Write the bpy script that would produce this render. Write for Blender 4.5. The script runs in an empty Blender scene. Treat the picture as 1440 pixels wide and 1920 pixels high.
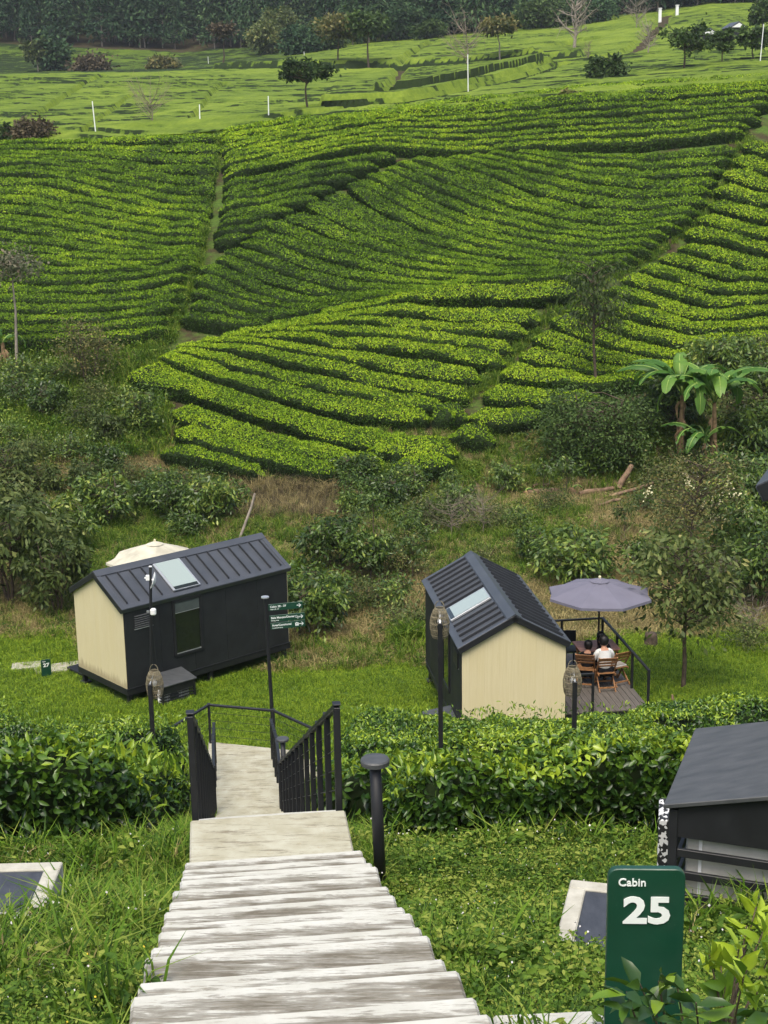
import bpy, bmesh, math
import numpy as np
from mathutils import Vector, Matrix, Euler
PI = math.pi
SC = bpy.context.scene
COL = SC.collection

# ---------------------------------------------------------------- camera
F_PX, PITCH, ROLL = 2700.0, 0.244, -0.016
FW = np.array([0, math.cos(PITCH), -math.sin(PITCH)])
_RT = np.array([1.0, 0, 0]); _UP = np.cross(_RT, FW)
R1 = math.cos(ROLL)*_RT + math.sin(ROLL)*_UP
U1 = -math.sin(ROLL)*_RT + math.cos(ROLL)*_UP
cam = bpy.data.cameras.new('camera'); camo = bpy.data.objects.new('camera', cam); COL.objects.link(camo)
cam.sensor_fit = 'VERTICAL'; cam.sensor_height = 24; cam.sensor_width = 18
cam.lens = F_PX/1920*24; cam.clip_start = 0.1; cam.clip_end = 3000
camo.matrix_world = Matrix(((R1[0], U1[0], -FW[0], 0), (R1[1], U1[1], -FW[1], 0), (R1[2], U1[2], -FW[2], 0), (0, 0, 0, 1)))
SC.camera = camo

# ---------------------------------------------------------------- light
SUN_EL, SUN_AZ = math.radians(63), math.radians(192)      # azimuth clockwise from +Y (north); behind the camera
w = bpy.data.worlds.new('World'); SC.world = w; w.use_nodes = True
nt = w.node_tree; nt.nodes.clear()
sky = nt.nodes.new('ShaderNodeTexSky'); sky.sky_type = 'NISHITA'; sky.sun_disc = False
sky.sun_elevation = SUN_EL; sky.sun_rotation = SUN_AZ; sky.dust_density = 5.0; sky.air_density = 1.0; sky.ozone_density = 0.6
bg = nt.nodes.new('ShaderNodeBackground'); bg.inputs[1].default_value = 0.15
wo = nt.nodes.new('ShaderNodeOutputWorld')
nt.links.new(sky.outputs[0], bg.inputs[0]); nt.links.new(bg.outputs[0], wo.inputs[0])
sun = bpy.data.lights.new('sun', 'SUN'); sun.energy = 1.3; sun.angle = math.radians(28); sun.color = (1.0, 0.97, 0.86)
suno = bpy.data.objects.new('sun', sun); COL.objects.link(suno)
sd = Vector((math.sin(SUN_AZ)*math.cos(SUN_EL), math.cos(SUN_AZ)*math.cos(SUN_EL), math.sin(SUN_EL)))
suno.rotation_euler = sd.to_track_quat('Z', 'Y').to_euler()
SC.view_settings.view_transform = 'Standard'; SC.view_settings.look = 'None'
SC.view_settings.exposure = 0.88; SC.view_settings.gamma = 1.0
SC.cycles.max_bounces = 6; SC.cycles.transparent_max_bounces = 6
SC.cycles.use_denoising = True

# ---------------------------------------------------------------- pixel helpers (photo pixels -> world)
def ray(px, py):
    return (px-720)/F_PX*R1 - (py-960)/F_PX*U1 + FW
def plane(px, py, z):
    d = ray(px, py); return d*(z/d[2])
def aty(px, py, Y):
    d = ray(px, py); return d*(Y/d[1])

# ---------------------------------------------------------------- noise
def _hash(ix, iy, seed):
    n = (ix*374761393 + iy*668265263 + seed*1442695041) & 0xffffffff
    n = ((n ^ (n >> 13))*1274126177) & 0xffffffff
    return ((n ^ (n >> 16)) & 0xffff)/65535.0
def vnoise(x, y, seed=0):
    x = np.asarray(x, float); y = np.asarray(y, float)
    ix = np.floor(x).astype(np.int64); iy = np.floor(y).astype(np.int64)
    fx = x-ix; fy = y-iy; fx = fx*fx*(3-2*fx); fy = fy*fy*(3-2*fy)
    a = _hash(ix, iy, seed); b = _hash(ix+1, iy, seed); c = _hash(ix, iy+1, seed); d = _hash(ix+1, iy+1, seed)
    return (a*(1-fx)+b*fx)*(1-fy) + (c*(1-fx)+d*fx)*fy*1.0
def fbm(x, y, seed=0, o=3):
    s = 0; a = 0.5
    for k in range(o):
        s = s + a*vnoise(np.asarray(x)*2**k, np.asarray(y)*2**k, seed+k*7); a *= .5
    return s/(1-.5**o) - .5

# ---------------------------------------------------------------- terrain
PRY = [-30, -10, 0, 4.8, 9.95, 11.05, 23.4, 24.7, 27.4, 29.2, 31, 34, 40, 50, 55, 57.5, 60, 64]
PRZ = [12, 2.8, -1.6, -3.35, -5.62, -5.85, -11.55, -11.75, -12.55, -12.85, -12.98, -13.05, -13.25, -13.2, -13.1, -12.5, -11.6, -10.3]
TS = np.array([-.32, -.13, 0, .13, .22, .32])
TY = np.array([130, 215, 240, 270, 290, 335, 420, 620])
TT = np.array([[.0100, .0185, .0265, .035, .041, .0465], [.051, .051, .051, .060, .069, .072], [.052, .053, .061, .070, .079, .082],
               [.050, .053, .066, .074, .0875, .0885], [.052, .054, .068, .078, .089, .091], [.080, .066, .074, .085, .094, .095],
               [.098, .095, .1, .1, .1, .1], [.12, .12, .12, .12, .12, .12]])
def field_z(x, y):
    s = np.clip(x/np.maximum(y, 1), TS[0], TS[-1]); yy = np.clip(y, TY[0], TY[-1])
    i = np.clip(np.searchsorted(TS, s, 'right')-1, 0, len(TS)-2); a = (s-TS[i])/(TS[i+1]-TS[i])
    j = np.clip(np.searchsorted(TY, yy, 'right')-1, 0, len(TY)-2); b = (yy-TY[j])/(TY[j+1]-TY[j])
    t = (TT[j, i]*(1-a)+TT[j, i+1]*a)*(1-b) + (TT[j+1, i]*(1-a)+TT[j+1, i+1]*a)*b
    return t*y
def h(x, y):
    x = np.asarray(x, float); y = np.asarray(y, float); x, y = np.broadcast_arrays(x, y)
    z0 = np.interp(y, PRY, PRZ)
    near = np.clip((y-34)/10, 0, 1)
    z0 = z0 + fbm(x*.35, y*.35, 3)*(.10+.5*near)*np.clip((y-3)/3, 0, 1)
    z0 = z0 + np.clip((-x-9)/12, 0, 1)*np.clip((y-36)/15, 0, 1)*.8
    # tea hill
    zb = -12.5; zc = 2.15+.0637*x
    t = np.clip((y-57.5)/42.5, 0, 1.2)
    S = 1.10*t-.10*t*t
    bowl = -1.0*np.exp(-((x-6-(y-75)*.25)/9)**2)*np.sin(np.clip(t, 0, 1)*PI) + .8*np.exp(-((x+6.5+(y-75)*.05)/5)**2)*np.sin(np.clip(t, 0, 1)*PI)
    zh = zb+(zc-zb)*S + bowl + fbm(x*.12, y*.12, 11)*.7*np.clip((y-58)/8, 0, 1)*np.clip((104-y)/10, 0, 1)
    k = np.clip((y-57)/6, 0, 1); k = k*k*(3-2*k)
    z = z0*(1-k)+zh*k
    # beyond the crest
    zf = field_z(x, y)
    zc2 = zb+(zc-zb)*(1.10-.10)
    m = np.clip((y-100)/30, 0, 1)
    zz = zc2*(1-m)+field_z(x, np.full_like(y, 130.0))*m - 2.2*np.sin(m*PI)
    z = np.where(y > 100, np.where(y < 130, zz, zf), z)
    return z
def hit(px, py, dz=0.0, y0=4.0, y1=700.0):
    px = np.atleast_1d(np.asarray(px, float)); py = np.atleast_1d(np.asarray(py, float))
    D = (px[:, None]-720)/F_PX*R1 - (py[:, None]-960)/F_PX*U1 + FW
    D = D/D[:, 1:2]
    ys = y0*(y1/y0)**np.linspace(0, 1, 700)
    G = D[:, None, :]*ys[None, :, None]
    below = G[..., 2] < h(G[..., 0], G[..., 1])+dz
    i = np.where(below.any(1), below.argmax(1), len(ys)-1)
    lo = ys[np.maximum(i-1, 0)]; hi = ys[i]
    for _ in range(20):
        mid = (lo+hi)/2; P = D*mid[:, None]; b = P[:, 2] < h(P[:, 0], P[:, 1])+dz
        hi = np.where(b, mid, hi); lo = np.where(b, lo, mid)
    P = D*hi[:, None]; P[:, 2] = h(P[:, 0], P[:, 1])
    return P
def hit1(px, py, dz=0.0, **k): return hit([px], [py], dz, **k)[0]

# ---------------------------------------------------------------- tagging
def tag(o, label=None, cat=None, group=None, kind=None):
    if label: o['label'] = label
    if cat: o['category'] = cat
    if group: o['group'] = group
    if kind: o['kind'] = kind
    return o
def empty(name, loc, rz=0.0, label=None, cat=None, group=None):
    o = bpy.data.objects.new(name, None); COL.objects.link(o); o.empty_display_size = .2
    o.location = [float(c) for c in loc]; o.rotation_euler = (0, 0, rz)
    return tag(o, label, cat, group)
def link(name, me, parent=None, loc=None):
    o = bpy.data.objects.new(name, me); COL.objects.link(o)
    if parent is not None: o.parent = parent
    if loc is not None: o.location = [float(c) for c in loc]
    return o
def kids(o): return [c for c in bpy.data.objects if c.parent == o]
_KIDS = {}
def copy_tree(o, parent=None):
    c = o.copy(); COL.objects.link(c); c.parent = parent
    if o.name not in _KIDS: _KIDS[o.name] = kids(o)
    for ch in _KIDS[o.name]: copy_tree(ch, c)
    return c
def place(o, loc, rz=0.0, s=1.0, label=None, cat=None, group=None):
    o.location = [float(c) for c in loc]; o.rotation_euler = (0, 0, rz)
    o.scale = (s, s, s) if np.isscalar(s) else s
    return tag(o, label, cat, group)

# ---------------------------------------------------------------- materials
class NB:
    def __init__(self, name):
        self.m = bpy.data.materials.new(name); self.m.use_nodes = True; self.t = self.m.node_tree; self.t.nodes.clear()
        self.out = self.t.nodes.new('ShaderNodeOutputMaterial')
        self.p = self.n('ShaderNodeBsdfPrincipled'); self.l(self.p.outputs[0], self.out.inputs[0])
    def n(self, ty, **k):
        x = self.t.nodes.new(ty)
        for a, b in k.items(): setattr(x, a, b)
        return x
    def l(self, a, b): self.t.links.new(a, b)
    def set(self, **k):
        for a, b in k.items():
            s = self.p.inputs[a.replace('_', ' ')]
            if hasattr(b, 'node'): self.l(b, s)
            else: s.default_value = (*b, 1) if isinstance(b, tuple) and len(b) == 3 else b
        return self
    def coord(self, kind='Object'): return self.n('ShaderNodeTexCoord').outputs[kind]
    def pos(self): return self.n('ShaderNodeNewGeometry').outputs['Position']
    def mapv(self, v, scale=(1, 1, 1), rot=(0, 0, 0)):
        m = self.n('ShaderNodeMapping'); m.inputs['Scale'].default_value = scale; m.inputs['Rotation'].default_value = rot; self.l(v, m.inputs[0]); return m.outputs[0]
    def noise(self, v, scale, detail=4, rough=.55, dist=0.0):
        x = self.n('ShaderNodeTexNoise'); x.inputs['Scale'].default_value = scale; x.inputs['Detail'].default_value = detail
        x.inputs['Roughness'].default_value = rough; x.inputs['Distortion'].default_value = dist
        if v is not None: self.l(v, x.inputs['Vector'])
        return x.outputs[0]
    def ramp(self, f, stops, interp='LINEAR'):
        r = self.n('ShaderNodeValToRGB'); r.color_ramp.interpolation = interp; e = r.color_ramp.elements
        while len(e) < len(stops): e.new(.5)
        for i, (p, c) in enumerate(stops):
            e[i].position = p; e[i].color = (*c, 1) if not np.isscalar(c) else (c, c, c, 1)
        self.l(f, r.inputs[0]); return r.outputs[0]
    def mix(self, f, a, b, mode='MIX'):
        x = self.n('ShaderNodeMix', data_type='RGBA', blend_type=mode)
        for s, v in ((x.inputs[0], f), (x.inputs[6], a), (x.inputs[7], b)):
            if hasattr(v, 'node'): self.l(v, s)
            else: s.default_value = (*v, 1) if isinstance(v, tuple) else v
        return x.outputs[2]
    def math(self, op, a, b=0.0, c=None):
        x = self.n('ShaderNodeMath', operation=op)
        for i, v in enumerate((a, b) if c is None else (a, b, c)):
            if hasattr(v, 'node'): self.l(v, x.inputs[i])
            else: x.inputs[i].default_value = v
        return x.outputs[0]
    def attr(self, name):
        a = self.n('ShaderNodeAttribute'); a.attribute_name = name; return a.outputs['Fac']
    def bump(self, hgt, strength=.3, dist=.02):
        b = self.n('ShaderNodeBump'); b.inputs['Strength'].default_value = strength; b.inputs['Distance'].default_value = dist
        self.l(hgt, b.inputs['Height']); self.l(b.outputs[0], self.p.inputs['Normal']); return self

def leaf_mat(name, stops, rough=.5, spec=.35, trans=.25, patch=.0, patch_scale=.15, rnd=.0):
    b = NB(name); t = b.attr('tint')
    if patch: t = b.math('ADD', t, b.math('MULTIPLY', b.math('SUBTRACT', b.noise(b.pos(), patch_scale, 3), .5), patch))
    if rnd:
        oi = b.n('ShaderNodeObjectInfo'); t = b.math('ADD', t, b.math('MULTIPLY', b.math('SUBTRACT', oi.outputs['Random'], .5), rnd))
    c = b.ramp(t, stops)
    b.set(Base_Color=c, Roughness=rough); b.p.inputs['Specular IOR Level'].default_value = spec
    if trans:
        tr = b.n('ShaderNodeBsdfTranslucent'); b.l(c, tr.inputs[0]); mx = b.n('ShaderNodeMixShader'); mx.inputs[0].default_value = trans
        b.l(b.p.outputs[0], mx.inputs[1]); b.l(tr.outputs[0], mx.inputs[2]); b.l(mx.outputs[0], b.out.inputs[0])
    return b.m
def plain(name, col, rough=.6, spec=.4, metal=0.0, var=.12, scale=6, bump=0.0):
    b = NB(name); n = b.noise(b.pos(), scale, 5)
    lo = tuple(c*(1-var) for c in col); hi = tuple(min(1, c*(1+var)) for c in col)
    b.set(Base_Color=b.ramp(n, [(.3, lo), (.7, hi)]), Roughness=rough, Metallic=metal); b.p.inputs['Specular IOR Level'].default_value = spec
    if bump: b.bump(b.noise(b.pos(), scale*8, 4), bump, .01)
    return b.m

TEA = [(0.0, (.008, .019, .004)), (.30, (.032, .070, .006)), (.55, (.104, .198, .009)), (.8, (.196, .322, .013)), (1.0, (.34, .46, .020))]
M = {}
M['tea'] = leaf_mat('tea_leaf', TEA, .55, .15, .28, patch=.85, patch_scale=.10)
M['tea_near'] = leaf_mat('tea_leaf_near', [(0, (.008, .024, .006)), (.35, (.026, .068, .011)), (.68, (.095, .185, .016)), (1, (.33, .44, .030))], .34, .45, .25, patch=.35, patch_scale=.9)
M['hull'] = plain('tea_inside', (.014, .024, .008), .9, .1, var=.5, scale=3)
M['field'] = None
M['coffee'] = leaf_mat('coffee_leaf', [(0, (.015, .032, .007)), (.45, (.052, .098, .018)), (.8, (.130, .205, .030)), (1, (.29, .34, .06))], .40, .38, .24, rnd=.3)
M['shrub'] = leaf_mat('shrub_leaf', [(0, (.022, .040, .010)), (.5, (.072, .106, .025)), (.85, (.155, .185, .052)), (1, (.28, .27, .09))], .55, .25, .25, rnd=.25)
M['broad'] = leaf_mat('broadleaf', [(0, (.014, .030, .008)), (.5, (.040, .075, .018)), (1, (.10, .16, .035))], .6, .2, .2, rnd=.3)
M['mauve'] = leaf_mat('mauve_leaf', [(0, (0.039, 0.052, 0.026)), (.5, (0.091, 0.111, 0.052)), (.8, (0.156, 0.143, 0.088)), (1, (0.208, 0.143, 0.104))], .6, .3, .25)
M['flower'] = leaf_mat('flowering_leaf', [(0, (0.033, 0.046, 0.012)), (.5, (0.098, 0.111, 0.031)), (.85, (0.195, 0.169, 0.052)), (1, (0.312, 0.260, 0.083))], .6, .3, .25)
M['pine'] = leaf_mat('pine_needles', [(0, (0.017, 0.042, 0.021)), (.6, (0.042, 0.085, 0.036)), (1, (0.085, 0.142, 0.053))], .8, .1, .1, rnd=.35)
M['redleaf'] = leaf_mat('russet_leaf', [(0, (.040, .033, .020)), (.5, (.085, .068, .040)), (1, (.14, .115, .065))], .7, .2, .2)
M['twig'] = plain('dry_twig', (.20, .17, .13), .9, .1, var=.35)
M['bark'] = plain('bark', (.085, .065, .048), .9, .15, var=.4, scale=9, bump=.4)
M['palebark'] = plain('pale_bark', (.24, .21, .17), .9, .15, var=.3, scale=4)
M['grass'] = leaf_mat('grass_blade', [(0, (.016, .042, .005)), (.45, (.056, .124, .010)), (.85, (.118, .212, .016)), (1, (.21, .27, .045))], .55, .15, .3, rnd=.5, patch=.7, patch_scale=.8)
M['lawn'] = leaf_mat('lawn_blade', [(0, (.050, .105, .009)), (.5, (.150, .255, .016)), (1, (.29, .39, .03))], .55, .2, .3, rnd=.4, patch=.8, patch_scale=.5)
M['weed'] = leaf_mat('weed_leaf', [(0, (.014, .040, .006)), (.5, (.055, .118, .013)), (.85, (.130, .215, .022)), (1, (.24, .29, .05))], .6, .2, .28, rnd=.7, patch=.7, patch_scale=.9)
M['straw'] = leaf_mat('straw', [(0, (0.106, 0.090, 0.035)), (.5, (0.237, 0.200, 0.085)), (1, (0.413, 0.338, 0.150))], .8, .15, .2, rnd=.4)
M['petal'] = plain('white_petal', (.75, .73, .72), .6, .3)
M['yellow'] = plain('yellow_petal', (.75, .55, .05), .6, .3)
M['cream'] = plain('cream_blossom', (.62, .58, .36), .7, .2)
M['banana'] = leaf_mat('banana_leaf', [(0, (.024, .075, .012)), (.6, (.066, .165, .022)), (1, (.17, .30, .04))], .45, .35, .35)
M['midrib'] = plain('banana_midrib', (.26, .36, .08), .5, .3)
M['husk'] = plain('banana_husk', (.24, .16, .085), .9, .1, var=.5, scale=5)
M['black'] = plain('black_paint', (.012, .013, .015), .5, .4, var=.25)
M['blackwall'] = plain('black_board', (.013, .015, .016), .6, .35, var=.3, scale=3, bump=.05)
M['white'] = plain('white_plastic', (.72, .73, .72), .4, .4, var=.04)
M['greymetal'] = plain('galvanised', (.42, .44, .45), .4, .5, .6, var=.1)
M['glassdark'] = NB('window_glass').set(Base_Color=(.012, .016, .012), Roughness=.06).m
M['frost'] = NB('frosted_skylight').set(Base_Color=(.27, .325, .305), Roughness=.12).m
M['blind'] = plain('roller_blind', (.06, .075, .07), .8, .2)
M['umbgrey'] = plain('grey_canvas', (.132, .130, .165), .85, .15, var=.06, scale=3)
M['umbbeige'] = plain('beige_canvas', (.44, .42, .33), .9, .1, var=.22, scale=2.5)
M['teak'] = plain('teak', (.235, .115, .045), .55, .35, var=.35, scale=14)
M['table'] = plain('reddish_tabletop', (.30, .155, .115), .55, .35, var=.2, scale=10)
M['skin'] = plain('skin', (.42, .22, .14), .6, .3, var=.05)
M['hair'] = plain('black_hair', (.008, .007, .007), .5, .4, var=.3)
M['tee'] = plain('white_cotton', (.62, .63, .61), .9, .1, var=.06)
M['darkcloth'] = plain('black_cotton', (.012, .012, .014), .9, .1)
M['cushion'] = plain('pale_cushion', (.45, .42, .38), .9, .1)
b = NB('green_enamel'); v = b.pos(); c = b.ramp(b.noise(v, 6, 6, .7), [(.3, (.005, .040, .022)), (.75, (.008, .052, .030))])
c = b.mix(b.math('MULTIPLY', b.ramp(b.noise(v, 140, 2), [(.72, 0.0), (.78, 1.0)]), .35), c, (.12, .17, .13))
b.set(Base_Color=c, Roughness=b.ramp(b.noise(v, 9, 5), [(.3, .30), (.7, .55)])); M['signgreen'] = b.m
M['signwhite'] = plain('white_vinyl', (.70, .74, .72), .5, .3, var=.03)
M['rattan'] = plain('rattan', (.21, .185, .12), .8, .2, var=.3, scale=20)
M['log'] = plain('cut_log', (.17, .115, .075), .9, .1, var=.45, scale=5)
M['orange'] = plain('rusty_edge', (.22, .10, .04), .7, .2)

b = NB('roof_metal'); n = b.noise(b.pos(), 2.2, 5)
b.set(Base_Color=b.ramp(n, [(.3, (.040, .046, .055)), (.7, (.056, .062, .072))]), Roughness=.42); b.p.inputs['Specular IOR Level'].default_value = .5
M['roof'] = b.m
M['seam'] = plain('seam_metal_shaded', (.022, .025, .03), .5, .4)  # roof metal darkened: the shade on the seam sides put into the colour
b = NB('boxtop'); n = b.noise(b.mapv(b.pos(), (2, 6, 2)), 2.5, 6)
b.set(Base_Color=b.ramp(n, [(.3, (.038, .042, .044)), (.72, (.068, .072, .074))]), Roughness=.55); M['boxtop'] = b.m

b = NB('tan_board'); v = b.pos()
g = b.noise(b.mapv(v, (26, 26, .9)), 1.6, 6, .6, .4)
oi = b.n('ShaderNodeObjectInfo')
c = b.ramp(g, [(.2, (.53, .465, .275)), (.5, (.575, .51, .31)), (.85, (.61, .55, .35))])
c = b.mix(b.math('MULTIPLY', oi.outputs['Random'], .35), c, (.55, .475, .26))
d = b.ramp(b.noise(v, 1.3, 4), [(.45, 0.0), (.75, 1.0)])
c = b.mix(b.math('MULTIPLY', d, .22), c, (.62, .565, .39))
sz = b.n('ShaderNodeSeparateXYZ'); b.l(b.coord('Object'), sz.inputs[0])
mud = b.ramp(b.math('SUBTRACT', b.math('ADD', sz.outputs[2], .12), b.math('MULTIPLY', b.noise(b.mapv(v, (9, 9, 2.5)), 1.0, 5), .42)), [(0.0, 1.0), (.16, 0.0)])     # splashed earth along the foot of the boards
c = b.mix(b.math('MULTIPLY', mud, .55), c, (.20, .15, .085))
sp = b.ramp(b.noise(v, 34, 2), [(.74, 0.0), (.79, 1.0)])
c = b.mix(b.math('MULTIPLY', sp, .5), c, (.68, .64, .52))
b.set(Base_Color=c, Roughness=.7); b.p.inputs['Specular IOR Level'].default_value = .2
b.bump(g, .12, .004); M['tan'] = b.m

# whitewashed concrete of the steps: paint, worn streaks, mildew, hairline cracks
b = NB('painted_concrete'); v = b.coord('Object'); wv = b.pos()
oi = b.n('ShaderNodeObjectInfo')
off = b.n('ShaderNodeVectorMath', operation='ADD'); b.l(wv, off.inputs[0])
st = b.noise(b.mapv(wv, (2.2, 22, 12)), 1.5, 12, .74, .5)
blot = b.noise(b.mapv(wv, (1.2, 2.2, 2)), 1.6, 5, .65)
k = b.math('ADD', b.math('MULTIPLY', st, .72), b.math('MULTIPLY', blot, .42))
wash = b.ramp(b.noise(wv, 5, 5), [(.3, (.375, .375, .325)), (.7, (.485, .49, .445))])
fine = b.ramp(b.noise(b.mapv(wv, (7, 75, 30)), 1.0, 6, .75), [(.56, 0.0), (.62, 1.0)])
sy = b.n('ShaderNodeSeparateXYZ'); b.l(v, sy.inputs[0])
band = b.ramp(b.math('MULTIPLY', sy.outputs[1], -1.0), [(.03, 0.0), (.10, 1.0)])          # runoff dirt behind the nosing, deepened as a painted shadow gap
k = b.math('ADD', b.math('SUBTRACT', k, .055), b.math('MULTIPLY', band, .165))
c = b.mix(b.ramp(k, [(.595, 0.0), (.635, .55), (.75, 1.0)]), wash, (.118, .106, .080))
c = b.mix(b.math('MULTIPLY', fine, .6), c, (.22, .195, .15))
b.set(Base_Color=c, Roughness=.82); b.p.inputs['Specular IOR Level'].default_value = .2
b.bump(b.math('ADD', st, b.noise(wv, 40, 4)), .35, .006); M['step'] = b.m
b = NB('sandy_concrete'); wv = b.pos()
k = b.noise(b.mapv(wv, (1.2, 8, 4)), 1.7, 12, .80, .3); n2 = b.noise(wv, 26, 3)
c = b.mix(b.ramp(k, [(.52, 0.0), (.61, .85)]), b.ramp(b.noise(wv, 4, 4), [(.3, (.285, .27, .185)), (.7, (.40, .395, .31))]), (.135, .112, .07))
c = b.mix(b.ramp(n2, [(.62, 0.0), (.75, .5)]), c, (.28, .22, .13))
b.set(Base_Color=c, Roughness=.85); b.bump(k, .3, .005); M['landing'] = b.m
b = NB('raw_concrete'); wv = b.pos(); k = b.noise(wv, 7, 6, .65)
b.set(Base_Color=b.ramp(k, [(.3, (.30, .29, .235)), (.7, (.46, .45, .385))]), Roughness=.9); b.bump(b.noise(wv, 30, 5), .3, .005); M['concrete'] = b.m
b = NB('hatch_plate'); wv = b.pos(); k = b.noise(b.mapv(wv, (3, 1.2, 1)), 4, 6, .7)
b.set(Base_Color=b.ramp(k, [(.3, (.020, .024, .032)), (.75, (.055, .062, .075))]), Roughness=.6); M['plate'] = b.m
b = NB('deck_board'); wv = b.coord('Object'); k = b.noise(b.mapv(wv, (18, 1.2, 4)), 2, 5); oi = b.n('ShaderNodeObjectInfo')
c = b.ramp(k, [(.3, (.075, .065, .055)), (.7, (.125, .11, .094))]); c = b.mix(b.math('MULTIPLY', oi.outputs['Random'], .4), c, (.06, .054, .048))
b.set(Base_Color=c, Roughness=.65); M['deck'] = b.m
# black and white triangle print (mat, wrapped cabinet)
def triprint(name, sc):
    b = NB(name); v = b.mapv(b.coord('Object'), (sc, sc, sc))
    ch = b.n('ShaderNodeTexVoronoi', feature='F1', distance='MANHATTAN'); ch.inputs['Scale'].default_value = 1.0; ch.inputs['Randomness'].default_value = .75
    b.l(v, ch.inputs['Vector'])
    sx = b.n('ShaderNodeSeparateColor'); b.l(ch.outputs['Color'], sx.inputs[0])
    b.set(Base_Color=b.ramp(sx.outputs[0], [(.0, (.015, .015, .016)), (.5, (.62, .63, .62))], 'CONSTANT'), Roughness=.6); return b.m
M['print'] = triprint('triangle_print', 38.0)
M['printmat'] = triprint('triangle_print_mat', 14.0)
b = NB('aircon_case'); wv = b.coord('Object'); k = b.noise(wv, 5, 5)
b.set(Base_Color=b.ramp(k, [(.35, (.36, .355, .31)), (.7, (.50, .495, .45))]), Roughness=.6); M['aircon'] = b.m

# ground: soil, grass and straw mixed by painted-in land cover
b = NB('ground'); wv = b.pos(); g = b.attr('green'); dr = b.attr('dry')
n1 = b.noise(wv, .8, 6, .65); n2 = b.noise(wv, 7, 5, .6); n3 = b.noise(wv, .22, 4)
soil = b.ramp(n2, [(.25, (.026, .021, .012)), (.75, (.062, .047, .026))])
gras = b.ramp(n2, [(.25, (.030, .060, .012)), (.75, (.085, .14, .022))])
stra = b.ramp(n2, [(.25, (.10, .078, .042)), (.75, (.24, .195, .11))])
fg = b.math('ADD', g, b.math('MULTIPLY', b.math('SUBTRACT', n1, .5), 1.2))
fd = b.math('ADD', dr, b.math('MULTIPLY', b.math('SUBTRACT', n3, .5), 1.6))
c = b.mix(b.ramp(fg, [(.4, 0.0), (.6, 1.0)]), soil, gras)
c = b.mix(b.ramp(fd, [(.45, 0.0), (.65, 1.0)]), c, stra)
b.set(Base_Color=c, Roughness=.95); b.p.inputs['Specular IOR Level'].default_value = .1
b.bump(n2, .5, .05); M['ground'] = b.m
# far tea fields
b = NB('far_tea'); wv = b.pos(); fi = b.noise(wv, 2.6, 6, .7); pa = b.noise(wv, .045, 4); dash = b.noise(b.mapv(wv, (.22, 1.3, 1)), 1.0, 4, .6)
k = b.math('ADD', b.math('MULTIPLY', fi, .55), b.math('ADD', b.math('MULTIPLY', pa, .45), b.math('MULTIPLY', b.math('SUBTRACT', b.attr('tint'), .5), .62)))
c = b.ramp(k, [(.28, (.014, .026, .006)), (.38, (.066, .108, .012)), (.60, (.118, .172, .018)), (.8, (.18, .24, .028))])
b.set(Base_Color=c, Roughness=.85); b.p.inputs['Specular IOR Level'].default_value = .1; b.bump(fi, .6, .25); M['field'] = b.m

# ---------------------------------------------------------------- mesh helpers
def setmat(me, mats):
    for m in (mats if isinstance(mats, (list, tuple)) else [mats]): me.materials.append(m)
def mesh_np(name, parts, mats, smooth=False):
    """parts: list of (V (n,3), F (m,k), material index, tint scalar/array or None)"""
    me = bpy.data.meshes.new(name); Vs = []; loops = []; tot = []; mi = []; ti = []; off = 0
    for V, F, m, t in parts:
        V = np.asarray(V, np.float32); F = np.asarray(F, np.int64)
        if len(F) == 0: continue
        Vs.append(V); loops.append((F+off).ravel()); tot.append(np.full(len(F), F.shape[1])); mi.append(np.full(len(F), m))
        ti.append(np.broadcast_to(np.asarray(0.5 if t is None else t, np.float32), (len(V),))); off += len(V)
    V = np.concatenate(Vs); L = np.concatenate(loops); T = np.concatenate(tot)
    me.vertices.add(len(V)); me.vertices.foreach_set('co', V.ravel())
    me.loops.add(len(L)); me.loops.foreach_set('vertex_index', L.astype(np.int32))
    me.polygons.add(len(T)); st = np.concatenate([[0], np.cumsum(T)[:-1]])
    me.polygons.foreach_set('loop_start', st.astype(np.int32)); me.polygons.foreach_set('loop_total', T.astype(np.int32))
    me.polygons.foreach_set('material_index', np.concatenate(mi).astype(np.int32))
    if smooth: me.polygons.foreach_set('use_smooth', np.ones(len(T), bool))
    a = me.attributes.new('tint', 'FLOAT', 'POINT'); a.data.foreach_set('value', np.concatenate(ti).astype(np.float32))
    setmat(me, mats); me.update(); me.validate(); return me
def unit(a): return a/np.maximum(np.linalg.norm(a, axis=-1, keepdims=True), 1e-9)
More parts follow.
